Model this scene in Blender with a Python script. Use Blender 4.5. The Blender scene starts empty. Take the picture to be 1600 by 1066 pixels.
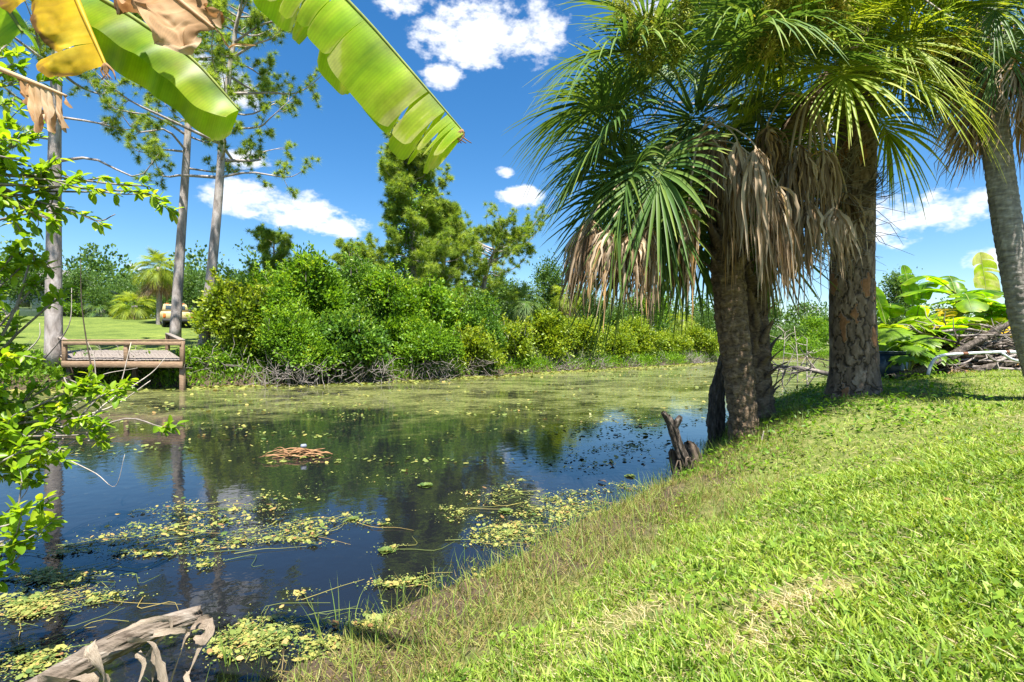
import bpy, math, random
import numpy as np
from mathutils import Vector, Matrix, Quaternion

scene = bpy.context.scene
col = scene.collection

# ------------------------------------------------------------------ camera
HC, VH, FP = 1.6, 540.0, 800.0          # eye height over the water, horizon row, focal length (1600-wide frame)
cam_d = bpy.data.cameras.new("camera")
cam = bpy.data.objects.new("camera", cam_d); col.objects.link(cam)
cam.location = (0, 0, HC); cam.rotation_euler = (math.radians(90), 0, 0)
cam_d.sensor_width = 36; cam_d.lens = 18.0; cam_d.shift_y = (VH - 533) / 1600
cam_d.clip_start = 0.02; cam_d.clip_end = 5000
scene.camera = cam

# ------------------------------------------------------------------ sky and sun
SUN_EL, SUN_AZ = math.radians(67), math.radians(164)     # azimuth clockwise from +Y
scene.view_settings.view_transform = 'Standard'
scene.view_settings.look = 'None'
scene.view_settings.gamma = 1
scene.view_settings.use_curve_mapping = False
scene.view_settings.exposure = 1.74

world = bpy.data.worlds.new("World"); scene.world = world
world.use_nodes = True
wn = world.node_tree; wn.nodes.clear()
def W(t, **k):
    n = wn.nodes.new(t)
    for a, b in k.items(): setattr(n, a, b)
    return n
def wmath(op, a, b=None, c=None, clamp=False):
    n = W('ShaderNodeMath', operation=op); n.use_clamp = clamp
    for i, v in enumerate((a, b, c)):
        if v is None: continue
        if isinstance(v, (int, float)): n.inputs[i].default_value = v
        else: wn.links.new(v, n.inputs[i])
    return n.outputs[0]
sky = W('ShaderNodeTexSky', sky_type='NISHITA')
sky.sun_disc = False; sky.sun_elevation = SUN_EL; sky.sun_rotation = SUN_AZ
sky.air_density = 1.0; sky.dust_density = 0.35; sky.ozone_density = 2.6
hs = W('ShaderNodeHueSaturation'); hs.inputs['Saturation'].default_value = 1.34; hs.inputs['Value'].default_value = .95
wn.links.new(sky.outputs[0], hs.inputs['Color'])
tcw = W('ShaderNodeTexCoord'); sepw = W('ShaderNodeSeparateXYZ')
wn.links.new(tcw.outputs['Generated'], sepw.inputs[0])
az = wmath('ARCTAN2', sepw.outputs[0], sepw.outputs[1])
el = wmath('ARCSINE', sepw.outputs[2])
mapw = W('ShaderNodeMapping'); mapw.inputs['Scale'].default_value = (1, 1, 1.7)
wn.links.new(tcw.outputs['Generated'], mapw.inputs[0])
def wnoise(scale, detail, rough, dist=0.0, loc=0.0):
    n = W('ShaderNodeTexNoise'); n.inputs['Scale'].default_value = scale; n.inputs['Detail'].default_value = detail
    n.inputs['Roughness'].default_value = rough; n.inputs['Distortion'].default_value = dist
    m = W('ShaderNodeMapping'); m.inputs['Location'].default_value = (loc, loc * .7, 0)
    wn.links.new(mapw.outputs[0], m.inputs[0]); wn.links.new(m.outputs[0], n.inputs['Vector'])
    return n.outputs['Fac']
n1 = wnoise(9, 5, .62, 0)
n2 = wnoise(40, 3, .6, 0, 3.0)
n0 = wnoise(3.2, 1, .5, 0, 9.0)
# clouds (azimuth, elevation, half width, half height in degrees)
CLOUDS = [(-4, 32, 7.5, 3.4), (-11.5, 34, 4.5, 2.0), (2.2, 31.5, 4, 3.0), (-7.6, 27.2, 2.4, 1.4), (20, 33, 8, 4),
          (-23, 13.6, 6.5, 2.0), (-28, 13.8, 4.2, 2.3), (-18, 12.4, 3.6, 1.2), (-30, 24, 4, 2.2), (-33, 30, 7, 2.2), (-27.5, 18, 2.6, 1.0),
          (38, 11.2, 5.6, 2.5), (36.2, 9.8, 3.6, 1.6), (42.7, 12.0, 1.7, .9), (0.8, 16.3, 2.6, 1.5), (-.8, 18.8, 1.6, .8),
          (-1.2, 12.4, 1.6, .6), (29.5, 3.4, 2.0, .5), (-36.5, 7.0, 1.3, .6), (-4, 4.6, 4.4, 1.4), (30, 20, 4.2, 1.4), (44, 7, 3, 1.2),
          (-64, 20, 12, 5), (70, 18, 14, 5), (100, 32, 12, 5), (-95, 14, 16, 5), (-120, 40, 12, 7), (135, 15, 17, 6), (175, 28, 14, 7), (-160, 16, 15, 5), (20, 58, 14, 8), (-70, 58, 15, 7)]
cv = W('ShaderNodeCombineXYZ'); wn.links.new(az, cv.inputs[0]); wn.links.new(el, cv.inputs[1])
acc = None
for a, e, ra, re in CLOUDS:
    ra, re = 1 / math.radians(ra), 1 / math.radians(re)
    v1 = W('ShaderNodeVectorMath', operation='MULTIPLY_ADD'); wn.links.new(cv.outputs[0], v1.inputs[0])
    v1.inputs[1].default_value = (ra, re, 0); v1.inputs[2].default_value = (-math.radians(a) * ra, -math.radians(e) * re, 0)
    v2 = W('ShaderNodeVectorMath', operation='DOT_PRODUCT'); wn.links.new(v1.outputs[0], v2.inputs[0]); wn.links.new(v1.outputs[0], v2.inputs[1])
    acc = v2.outputs['Value'] if acc is None else wmath('MINIMUM', acc, v2.outputs['Value'])
acc = wmath('SUBTRACT', 1.0, acc)
acc = wmath('MAXIMUM', acc, -1.2)
bump_ = wmath('ADD', wmath('MULTIPLY', wmath('SUBTRACT', n1, .52), 3.6), wmath('MULTIPLY', wmath('SUBTRACT', n2, .5), 1.7))
dens = wmath('ADD', acc, bump_)
mr = W('ShaderNodeMapRange', interpolation_type='SMOOTHSTEP')
mr.inputs['From Min'].default_value = -.05; mr.inputs['From Max'].default_value = .95
wn.links.new(dens, mr.inputs['Value'])
mr2 = W('ShaderNodeMapRange'); mr2.inputs['From Min'].default_value = .2; mr2.inputs['From Max'].default_value = 1.8
mr2.inputs['To Min'].default_value = 1.0; mr2.inputs['To Max'].default_value = .72
wn.links.new(wmath('ADD', dens, wmath('MULTIPLY', wmath('SUBTRACT', n0, .5), 2)), mr2.inputs['Value'])
ccol = W('ShaderNodeMixRGB'); ccol.blend_type = 'MULTIPLY'; ccol.inputs[0].default_value = 1
ccol.inputs[1].default_value = (6.6, 6.7, 6.9, 1)
wn.links.new(mr2.outputs[0], ccol.inputs[2])
cm = W('ShaderNodeMixRGB')
wn.links.new(wmath('MULTIPLY', mr.outputs[0], .96), cm.inputs[0])
wn.links.new(hs.outputs[0], cm.inputs[1]); wn.links.new(ccol.outputs[0], cm.inputs[2])
bg = W('ShaderNodeBackground'); bg.inputs['Strength'].default_value = 0.063
wn.links.new(cm.outputs[0], bg.inputs['Color'])
world.cycles.sampling_method = 'MANUAL'; world.cycles.sample_map_resolution = 512
wo = W('ShaderNodeOutputWorld'); wn.links.new(bg.outputs[0], wo.inputs['Surface'])

sd = bpy.data.lights.new("sun", 'SUN'); sd.energy = 4.6; sd.angle = math.radians(.53); sd.color = (1, .955, .88)
so = bpy.data.objects.new("sun", sd); col.objects.link(so)
SV = Vector((math.sin(SUN_AZ) * math.cos(SUN_EL), math.cos(SUN_AZ) * math.cos(SUN_EL), math.sin(SUN_EL)))
so.rotation_euler = (-SV).to_track_quat('-Z', 'Y').to_euler(); so.location = SV * 60

# ------------------------------------------------------------------ helpers
def P(u, v, Y):                      # a point Y metres down the view, from its place in the 1600-wide photograph
    return np.array([(u - 800) / FP * Y, Y, HC - (v - VH) / FP * Y])
def WP(u, v):                        # the same on the water
    Y = HC * FP / (v - VH); return np.array([(u - 800) / FP * Y, Y, 0.0])
def nrm(a):
    a = np.asarray(a, float); return a / np.maximum(np.linalg.norm(a, axis=-1, keepdims=True), 1e-9)
def sstep(x, a, b):
    t = np.clip((np.asarray(x, float) - a) / (b - a), 0, 1); return t * t * (3 - 2 * t)
def _hash(i, j, k):
    n = (i * 374761393 + j * 668265263 + k * 2147483647 * 7 + 1013904223) & 0xffffffff
    n = ((n ^ (n >> 13)) * 1274126177) & 0xffffffff
    n = n ^ (n >> 16); return (n & 0xffff) / 65535.0
def vnoise(p):
    p = np.asarray(p, float)
    if p.shape[-1] == 2: p = np.concatenate([p, np.zeros(p.shape[:-1] + (1,))], -1)
    f = np.floor(p); t = p - f; t = t * t * (3 - 2 * t); f = f.astype(np.int64)
    r = 0
    for dx in (0, 1):
        for dy in (0, 1):
            for dz in (0, 1):
                w = (t[..., 0] if dx else 1 - t[..., 0]) * (t[..., 1] if dy else 1 - t[..., 1]) * (t[..., 2] if dz else 1 - t[..., 2])
                r = r + w * _hash(f[..., 0] + dx, f[..., 1] + dy, f[..., 2] + dz)
    return r
def fbm(p, o=4):
    p = np.asarray(p, float); s, a, r = 0, .5, 0
    for i in range(o): r = r + a * vnoise(p * 2 ** i + 17.3 * i); s += a; a *= .5
    return r / s
def spline(pts, n):
    pts = np.asarray(pts, float)
    if len(pts) == 2: return pts[0] + (pts[1] - pts[0]) * np.linspace(0, 1, n)[:, None]
    q = np.vstack([2 * pts[0] - pts[1], pts, 2 * pts[-1] - pts[-2]])
    t = np.linspace(0, len(pts) - 1 - 1e-6, n); i = t.astype(int); f = (t - i)[:, None]
    a, b, c, d = q[i], q[i + 1], q[i + 2], q[i + 3]
    return .5 * (2 * b + (c - a) * f + (2 * a - 5 * b + 4 * c - d) * f ** 2 + (3 * b - a - 3 * c + d) * f ** 3)

class MB:
    def __init__(s): s.V = []; s.F = {}; s.T = []; s.UV = []; s.n = 0
    def add(s, V, F, t=.5, uv=None):
        V = np.asarray(V, float); m = len(V)
        if m == 0: return s
        s.V.append(V); s.T.append(np.broadcast_to(np.asarray(t, float), (m,)))
        s.UV.append(np.zeros((m, 2)) if uv is None else np.asarray(uv, float))
        if isinstance(F, list) and np.ndim(F[0]) == 1: F = np.asarray(F)
        for f in (F if isinstance(F, list) else [F]):
            f = np.asarray(f, np.int64)
            if len(f): s.F.setdefault(f.shape[1], []).append(f + s.n)
        s.n += m; return s
    def box(s, c, size, R=None, t=.5):
        x, y, z = [d / 2 for d in size]
        v = np.array([(-x, -y, -z), (x, -y, -z), (x, y, -z), (-x, y, -z), (-x, -y, z), (x, -y, z), (x, y, z), (-x, y, z)])
        if R is not None: v = v @ np.array(R).T
        return s.add(v + np.asarray(c), [[0, 3, 2, 1], [4, 5, 6, 7], [0, 1, 5, 4], [1, 2, 6, 5], [2, 3, 7, 6], [3, 0, 4, 7]], t)
    def cbox(s, c, size, b=.02, R=None, t=.5):            # box with chamfered edges
        h = np.array(size) / 2; b = min(b, h.min() * .8); vs = []; 
        for ax in range(3):
            for sg in (-1, 1):
                o = [a for a in range(3) if a != ax]
                for q in ((-1, -1), (1, -1), (1, 1), (-1, 1)):
                    v = np.zeros(3); v[ax] = sg * h[ax]
                    v[o[0]] = q[0] * (h[o[0]] - b); v[o[1]] = q[1] * (h[o[1]] - b); vs.append(v)
        vs = np.array(vs)
        import bmesh
        bm = bmesh.new()
        for v in vs: bm.verts.new(v)
        bmesh.ops.convex_hull(bm, input=bm.verts[:]); bm.verts.ensure_lookup_table()
        bm.verts.index_update()
        F3 = [[w.index for w in f.verts] for f in bm.faces if len(f.verts) == 3]
        F4 = [[w.index for w in f.verts] for f in bm.faces if len(f.verts) == 4]
        V = np.array([w.co[:] for w in bm.verts]); bm.free()
        if R is not None: V = V @ np.array(R).T
        return s.add(V + np.asarray(c), [f for f in (F3, F4) if f], t)
    def tube(s, pts, rad, n=6, t=.5, cap=True, flat=1.0):
        pts = np.asarray(pts, float); m = len(pts); rad = np.broadcast_to(np.asarray(rad, float), (m,))
        T = nrm(np.gradient(pts, axis=0))
        a = np.array([0, 0, 1.]) if abs(T[0][2]) < .9 else np.array([1., 0, 0])
        N = np.zeros((m, 3)); N[0] = nrm(np.cross(T[0], a))
        for i in range(1, m):
            v = N[i - 1] - T[i] * np.dot(N[i - 1], T[i]); N[i] = v / max(np.linalg.norm(v), 1e-9)
        B = np.cross(T, N); th = np.arange(n) * 2 * np.pi / n
        V = pts[:, None] + rad[:, None, None] * (np.cos(th)[None, :, None] * N[:, None] + flat * np.sin(th)[None, :, None] * B[:, None])
        i = np.arange(m - 1)[:, None] * n; j = np.arange(n)[None]; k = (j + 1) % n
        F = np.stack([i + j, i + k, i + n + k, i + n + j], -1).reshape(-1, 4)
        uv = np.stack([np.broadcast_to(np.arange(n)[None] / n, (m, n)), np.broadcast_to(np.linspace(0, 1, m)[:, None], (m, n))], -1)
        V = V.reshape(-1, 3); Fs = [F]; uv = uv.reshape(-1, 2)
        if cap:
            V = np.vstack([V, pts[0], pts[-1]]); uv = np.vstack([uv, [[0, 0], [0, 1]]]); j = np.arange(n); k = (j + 1) % n
            Fs.append(np.stack([np.full(n, m * n), k, j], -1)); Fs.append(np.stack([np.full(n, m * n + 1), (m - 1) * n + j, (m - 1) * n + k], -1))
        if np.ndim(t) == 1 and len(np.atleast_1d(t)) == m: t = np.concatenate([np.repeat(t, n), [t[0], t[-1]] if cap else []])
        return s.add(V, Fs, t, uv)
    def grid(s, G, t=.5, uv=None, closed=False):
        a, b = G.shape[:2]; i = np.arange(a - 1)[:, None] * b
        j = np.arange(b if closed else b - 1)[None]; k = (j + 1) % b
        F = np.stack([i + j, i + k, i + b + k, i + b + j], -1).reshape(-1, 4)
        if np.ndim(t) == 2: t = np.asarray(t).reshape(-1)
        return s.add(G.reshape(-1, 3), F, t, None if uv is None else np.asarray(uv).reshape(-1, 2))
    def mesh(s, name, origin=(0, 0, 0), smooth=False):
        me = bpy.data.meshes.new(name)
        if not s.V: return me
        V = np.concatenate(s.V) - np.asarray(origin, float)
        me.vertices.add(len(V)); me.vertices.foreach_set('co', V.astype(np.float32).ravel())
        idx, st, o = [], [], 0
        for k, fs in s.F.items():
            f = np.concatenate(fs); idx.append(f.ravel()); st.append(o + np.arange(len(f)) * k); o += f.size
        idx = np.concatenate(idx); st = np.concatenate(st)
        me.loops.add(len(idx)); me.loops.foreach_set('vertex_index', idx.astype(np.int32))
        me.polygons.add(len(st)); me.polygons.foreach_set('loop_start', st.astype(np.int32))
        if smooth: me.polygons.foreach_set('use_smooth', np.ones(len(st), bool))
        a = me.attributes.new('tint', 'FLOAT', 'POINT'); a.data.foreach_set('value', np.concatenate(s.T).astype(np.float32))
        UV = np.concatenate(s.UV)
        if UV.any():
            u = me.uv_layers.new(name='UVMap'); u.data.foreach_set('uv', UV[idx].astype(np.float32).ravel())
        me.update(calc_edges=True); me.validate(verbose=False)
        return me
    def build(s, name, mat, parent=None, smooth=False, origin=None):
        if origin is None:
            origin = (0, 0, 0); r = parent
            while r is not None: origin = np.asarray(origin) + np.array(r.location); r = r.parent
        me = s.mesh(name, origin, smooth); return link(name, me, mat, parent)
def link(name, me, mat, parent=None):
    o = bpy.data.objects.new(name, me)
    if mat is not None and len(me.materials) == 0: me.materials.append(mat)
    col.objects.link(o)
    if parent is not None: o.parent = parent
    return o
def tag(o, label=None, cat=None, group=None, kind=None):
    if label: o['label'] = label
    if cat: o['category'] = cat
    if group: o['group'] = group
    if kind: o['kind'] = kind
    return o
def thing(name, loc, label, cat, group=None):
    o = bpy.data.objects.new(name, None); col.objects.link(o); o.location = tuple(loc); o.empty_display_size = .2
    return tag(o, label, cat, group)
def place(name, me, parent, M):                       # a child piece that shares its mesh
    o = bpy.data.objects.new(name, me); col.objects.link(o); o.parent = parent; o.matrix_basis = M; return o
def frame(x, up):                                      # matrix with local X along x, local Z near up
    x = Vector(x).normalized(); y = Vector(up).cross(x)
    if y.length < 1e-4: y = Vector((0, 1, 0)).cross(x)
    y.normalize(); z = x.cross(y)
    return Matrix((x, y, z)).transposed().to_4x4()

# ------------------------------------------------------------------ materials
def new_mat(name):
    m = bpy.data.materials.new(name); m.use_nodes = True; nt = m.node_tree; nt.nodes.clear()
    out = nt.nodes.new('ShaderNodeOutputMaterial'); return m, nt, out
class NT:
    def __init__(s, nt): s.nt = nt
    def n(s, t, ins=None, **k):
        x = s.nt.nodes.new(t)
        for a, b in k.items(): setattr(x, a, b)
        for a, b in (ins or {}).items():
            if hasattr(b, 'is_linked') or hasattr(b, 'links'): s.nt.links.new(b, x.inputs[a])
            else: x.inputs[a].default_value = b
        return x
    def ramp(s, fac, stops):
        r = s.n('ShaderNodeValToRGB'); e = r.color_ramp.elements
        while len(e) < len(stops): e.new(.5)
        for q, (p, c) in zip(e, stops): q.position = p; q.color = (*c, 1) if len(c) == 3 else c
        s.nt.links.new(fac, r.inputs[0]); return r.outputs[0]
    def noise(s, scale, detail=4, rough=.55, vec=None, dist=0):
        i = {'Scale': scale, 'Detail': detail, 'Roughness': rough, 'Distortion': dist}
        if vec is not None: i['Vector'] = vec
        return s.n('ShaderNodeTexNoise', i)
    def objvec(s, sc=(1, 1, 1)):
        t = s.n('ShaderNodeTexCoord'); m = s.n('ShaderNodeMapping', {'Vector': t.outputs['Object']}); m.inputs['Scale'].default_value = sc; return m.outputs[0]
    def attr(s, nm='tint'): return s.n('ShaderNodeAttribute', attribute_name=nm).outputs['Fac']
    def mix(s, f, a, b, mode='MIX'):
        x = s.n('ShaderNodeMixRGB'); x.blend_type = mode
        for k, v in zip((0, 1, 2), (f, a, b)):
            if hasattr(v, 'is_linked'): s.nt.links.new(v, x.inputs[k])
            else: x.inputs[k].default_value = v if k == 0 else (*v, 1)
        return x.outputs[0]
def leaf_mat(name, stops, trans=.35, rough=.45, spec=.35, tcol=(1.25, 1.15, .5), vein=0, veinscale=60, noise=0):
    m, nt, out = new_mat(name); N = NT(nt)
    c = N.ramp(N.attr(), stops)
    if noise:
        nz = N.noise(noise, 4, .6, N.objvec()); c = N.mix(.6 if noise > 5 else .4, c, N.ramp(nz.outputs[0], [(.3, (.4, .36, .3)), (.5, (1, 1, 1)), (.7, (1.5, 1.5, 1.4))]), 'MULTIPLY')
    bump = None
    if vein:
        uv = N.n('ShaderNodeTexCoord').outputs['UV']
        w = N.n('ShaderNodeTexWave', {'Vector': uv, 'Scale': veinscale, 'Distortion': 2.6, 'Detail': 3.0, 'Detail Scale': 1.2}, bands_direction='X')
        c = N.mix(vein, c, N.ramp(w.outputs[1], [(0, (.62, .68, .6)), (.6, (1.1, 1.1, 1.05)), (1, (1.35, 1.35, 1.2))]), 'MULTIPLY')
        if vein > .3: bump = N.n('ShaderNodeBump', {'Strength': .25, 'Distance': .003, 'Height': w.outputs[1]}).outputs[0]
    b = N.n('ShaderNodeBsdfPrincipled', {'Base Color': c, 'Roughness': rough, 'Specular IOR Level': spec})
    tr = N.n('ShaderNodeBsdfTranslucent', {'Color': N.mix(1, c, tcol, 'MULTIPLY')})
    if bump is not None: nt.links.new(bump, b.inputs['Normal'])
    mx = N.n('ShaderNodeMixShader', {0: trans, 1: b.outputs[0], 2: tr.outputs[0]})
    nt.links.new(mx.outputs[0], out.inputs[0]); return m
def surf_mat(name, stops, scale=6, stretch=(1, 1, 1), rough=.85, bump=.4, dist=.02, detail=6, tint=0, tstops=None, spec=.25):
    m, nt, out = new_mat(name); N = NT(nt)
    v = N.objvec(stretch); nz = N.noise(scale, detail, .62, v, .3)
    c = N.ramp(nz.outputs[0], stops)
    if tint: c = N.mix(tint, c, N.ramp(N.attr(), tstops or [(0, (.5, .5, .5)), (1, (1.5, 1.5, 1.5))]), 'MULTIPLY')
    bp = N.n('ShaderNodeBump', {'Strength': bump, 'Distance': dist, 'Height': nz.outputs[0]})
    b = N.n('ShaderNodeBsdfPrincipled', {'Base Color': c, 'Roughness': rough, 'Specular IOR Level': spec, 'Normal': bp.outputs[0]})
    nt.links.new(b.outputs[0], out.inputs[0]); return m
def plain_mat(name, c, rough=.5, metal=0, spec=.5, dirt=.25, scale=8):
    lo = tuple(x * (1 - dirt) for x in c); hi = tuple(min(1, x * (1 + dirt * .4)) for x in c)
    m = surf_mat(name, [(.3, lo), (.65, hi)], scale, rough=rough, bump=.08, spec=spec)
    m.node_tree.nodes['Principled BSDF'].inputs['Metallic'].default_value = metal; return m
M = {}
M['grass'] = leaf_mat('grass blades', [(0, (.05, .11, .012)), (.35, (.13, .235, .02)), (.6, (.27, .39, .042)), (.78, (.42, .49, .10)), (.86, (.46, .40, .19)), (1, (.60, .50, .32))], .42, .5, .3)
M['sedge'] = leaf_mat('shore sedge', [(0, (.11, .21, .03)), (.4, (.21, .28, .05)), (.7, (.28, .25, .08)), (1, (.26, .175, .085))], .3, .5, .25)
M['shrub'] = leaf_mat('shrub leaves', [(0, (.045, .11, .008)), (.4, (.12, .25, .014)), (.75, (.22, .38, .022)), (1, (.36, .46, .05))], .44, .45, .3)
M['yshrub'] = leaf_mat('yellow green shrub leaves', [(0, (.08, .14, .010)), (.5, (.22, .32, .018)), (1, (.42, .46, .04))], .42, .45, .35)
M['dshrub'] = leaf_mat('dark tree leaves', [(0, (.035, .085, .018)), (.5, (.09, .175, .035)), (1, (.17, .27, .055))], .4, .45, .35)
M['needle'] = leaf_mat('pine needles', [(0, (.06, .13, .018)), (.5, (.17, .28, .035)), (1, (.36, .46, .07))], .54, .45, .35)
M['nearleaf'] = leaf_mat('glossy near leaves', [(0, (.10, .21, .012)), (.4, (.20, .36, .015)), (.75, (.34, .49, .022)), (1, (.50, .56, .05))], .58, .38, .4)
M['banana'] = leaf_mat('banana leaf', [(0, (.05, .15, .008)), (.35, (.17, .34, .010)), (.7, (.34, .50, .014)), (.92, (.46, .56, .04)), (1, (.62, .62, .20))], .68, .36, .4, (1.35, 1.3, .3), .15, 31, 6)
M['banana_y'] = leaf_mat('yellowed banana leaf', [(0, (.20, .10, .03)), (.25, (.50, .30, .02)), (.6, (.62, .40, .015)), (1, (.66, .50, .05))], .42, .45, .3, (1.2, 1.1, .6), .12, 90, 11)
M['banana_b'] = leaf_mat('dry banana leaf', [(0, (.14, .07, .03)), (.4, (.32, .18, .085)), (.75, (.46, .29, .16)), (1, (.60, .45, .30))], .3, .75, .15, (1.1, .9, .7), .14, 60, 9)
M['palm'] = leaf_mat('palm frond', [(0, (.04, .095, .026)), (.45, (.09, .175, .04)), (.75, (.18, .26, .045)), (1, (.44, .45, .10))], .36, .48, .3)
M['palmy'] = leaf_mat('sunlight-painted palm frond', [(0, (.09, .16, .015)), (.5, (.26, .35, .025)), (1, (.54, .54, .06))], .5, .46, .3)  # yellower copy of the frond, with sunlit brightness put into its colour
M['deadpalm'] = leaf_mat('dead palm frond', [(0, (.10, .063, .033)), (.4, (.31, .215, .125)), (.8, (.56, .44, .31)), (.92, (.52, .37, .21)), (1, (.48, .26, .08))], .26, .8, .12, (1, .9, .7))
M['flower'] = leaf_mat('palm flower stalks', [(0, (.12, .17, .02)), (.5, (.30, .33, .04)), (1, (.45, .38, .08))], .3, .6, .2)
M['pad'] = leaf_mat('floating leaves', [(0, (.05, .10, .022)), (.4, (.15, .19, .04)), (.7, (.30, .28, .07)), (.9, (.36, .24, .08)), (1, (.24, .13, .05))], .15, .45, .35)
M['twig'] = surf_mat('grey twigs', [(.3, (.12, .10, .085)), (.7, (.32, .28, .25))], 14)
M['bleached'] = surf_mat('bleached twig', [(.3, (.26, .22, .18)), (.7, (.52, .46, .39))], 14)
M['darkwood'] = surf_mat('wet dark wood', [(.3, (.025, .018, .013)), (.7, (.12, .09, .065))], 12, (1, 1, .3), bump=.8)
M['stump'] = surf_mat('weathered stump', [(.3, (.022, .017, .013)), (.5, (.07, .056, .044)), (.7, (.18, .15, .125))], 26, (1, 1, .25), bump=1.0, dist=.03)
M['farbark'] = surf_mat('grey pine bark', [(.3, (.13, .105, .09)), (.5, (.30, .26, .235)), (.72, (.44, .40, .375))], 5, (1, 1, .35), bump=1, dist=.05)
M['pinebark'] = surf_mat('plated pine bark', [(.3, (.6, .56, .5)), (.7, (1.25, 1.2, 1.15))], 34, (1, 1, .5), bump=.6, dist=.012, tint=1.0,
                         tstops=[(0, (.05, .038, .03)), (.3, (.10, .076, .06)), (.55, (.20, .145, .11)), (.8, (.32, .255, .21)), (.9, (.25, .125, .065)), (1, (.30, .15, .075))])
M['palmbark'] = surf_mat('brown fibrous palm trunk', [(.28, (.05, .032, .02)), (.5, (.16, .11, .068)), (.75, (.30, .215, .14))], 16, (1, 1, 2.2), bump=1.0, dist=.035, tint=.7)
M['greypalm'] = surf_mat('grey palm trunk', [(.28, (.12, .105, .09)), (.5, (.24, .215, .19)), (.75, (.40, .37, .33))], 8, (1, 1, 3.2), bump=.8, dist=.015, tint=.5)
M['boot'] = surf_mat('palm leaf bases', [(.3, (.075, .05, .03)), (.7, (.26, .185, .12))], 16, (.4, 1, 1), bump=.6)
M['deck'] = surf_mat('weathered deck boards', [(.3, (.11, .09, .075)), (.7, (.25, .215, .185))], 5, (1, 8, 8), bump=.4, tint=.5)
M['timber'] = surf_mat('brown timber', [(.3, (.16, .10, .062)), (.7, (.33, .225, .14))], 6, (1, 6, 6), bump=.4, tint=.35)
M['drift'] = surf_mat('orange driftwood', [(.3, (.15, .07, .03)), (.7, (.40, .23, .115))], 12)
M['bstem'] = surf_mat('dry banana stem', [(.28, (.05, .037, .026)), (.5, (.15, .12, .092)), (.72, (.33, .285, .235))], 42, (.14, 1, 1), bump=1.0, dist=.012)
m, nt, out = new_mat('papery banana sheath'); N = NT(nt)
uvm = N.n('ShaderNodeMapping', {'Vector': N.n('ShaderNodeTexCoord').outputs['UV']}); uvm.inputs['Scale'].default_value = (5, 22, 1)
nz = N.noise(1.6, 6, .7, uvm.outputs[0], .4)
cc = N.mix(.7, N.ramp(nz.outputs[0], [(.28, (.10, .075, .055)), (.45, (.30, .245, .19)), (.7, (.56, .49, .41))]), N.ramp(N.attr(), [(0, (.45, .38, .32)), (1, (1.4, 1.32, 1.2))]), 'MULTIPLY')
bb = N.n('ShaderNodeBsdfPrincipled', {'Base Color': cc, 'Roughness': .85, 'Specular IOR Level': .15, 'Normal': N.n('ShaderNodeBump', {'Strength': .8, 'Distance': .006, 'Height': nz.outputs[0]}).outputs[0]})
nt.links.new(N.n('ShaderNodeMixShader', {0: .15, 1: bb.outputs[0], 2: N.n('ShaderNodeBsdfTranslucent', {'Color': cc}).outputs[0]}).outputs[0], out.inputs[0]); M['sheath'] = m
M['bgreen'] = surf_mat('green banana stem', [(.3, (.10, .14, .03)), (.7, (.24, .28, .07))], 6, (3, 3, .6), bump=.3)

# ------------------------------------------------------------------ terrain
NEAR = np.array([(-160, -110), (-60, -38), (-12, -5.6), (-3.7, -.1), (-1.32, 2.28), (-.74, 2.92), (-.34, 3.47), (.26, 4.13), (.98, 4.92), (1.82, 5.82), (2.58, 7.1),
                 (3.8, 9.7), (6.4, 12.8), (12.1, 19.7), (22, 30), (40, 40), (80, 50), (400, 80)], float)
FAR = np.array([(-400, -60), (-80, 0), (-25, 15.5), (-15.5, 19.1), (-10.2, 20.3), (-5.6, 22.5), (1.1, 29.8), (9.4, 37.6), (18.4, 47.4), (28, 58), (45, 63), (90, 75), (400, 120)], float)
def sdist(p, L):                    # + on the right-hand side of the line
    p = np.asarray(p, float)[..., :2]; best = np.full(p.shape[:-1], 1e18); sg = np.ones(p.shape[:-1])
    for a, b in zip(L[:-1], L[1:]):
        ab = b - a; t = np.clip(((p - a) @ ab) / (ab @ ab), 0, 1); q = p - (a + t[..., None] * ab); d = (q ** 2).sum(-1)
        s = np.where(ab[0] * (p[..., 1] - a[1]) - ab[1] * (p[..., 0] - a[0]) < 0, 1., -1.)
        m = d < best - 1e-12; best = np.where(m, d, best); sg = np.where(m, s, sg)
    return np.sqrt(best) * sg
def H(x, y):
    p = np.stack([np.asarray(x, float), np.asarray(y, float)], -1)
    wob = (fbm(p * 1.3 + 5, 3) - .5) * .35
    dn = sdist(p, NEAR) + wob * np.clip(1 - np.abs(p[..., 1]) / 40, 0.2, 1); df = -sdist(p, FAR) + (fbm(p * .5 + 9, 3) - .5) * .9
    hn = np.interp(dn, [-8, -2, -.6, 0, .12, .46, 1.0, 2, 3.6, 6, 12, 60, 400], [-1.4, -.75, -.3, 0, .09, .36, .62, .98, 1.17, 1.28, 1.4, 1.7, 2.5])
    hl = np.interp(dn, [-8, -2, -.6, 0, .4, 1.0, 1.6, 2.4, 2.8, 3.6, 6, 12, 60, 400], [-1.4, -.75, -.2, 0, .06, .19, .47, .78, .87, 1.0, 1.12, 1.3, 1.7, 2.5])
    sc = sstep(p[..., 1] - .35 * p[..., 0], 3.6, 5.6)
    hn = hl + (hn - hl) * sc
    rough = (fbm(p * 3.1, 4) - .5) * .10 + (fbm(p * 11, 2) - .5) * .03
    hn = hn + rough * np.clip(dn, 0, .6)
    hf = np.interp(df, [-8, -2, -.5, 0, .35, 4.3, 20.5, 27.6, 60, 400], [-1.4, -.8, -.3, 0, .42, 1.42, 2.93, 3.9, 4.6, 8])
    k = 1 - .62 * sstep(p[..., 0], -10, 8)
    hf = np.where(hf > .42, .42 + (hf - .42) * k, hf) + (fbm(p * .6, 3) - .5) * .25 * np.clip(df / 4, 0, 1)
    return np.maximum(hn, hf)
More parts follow.
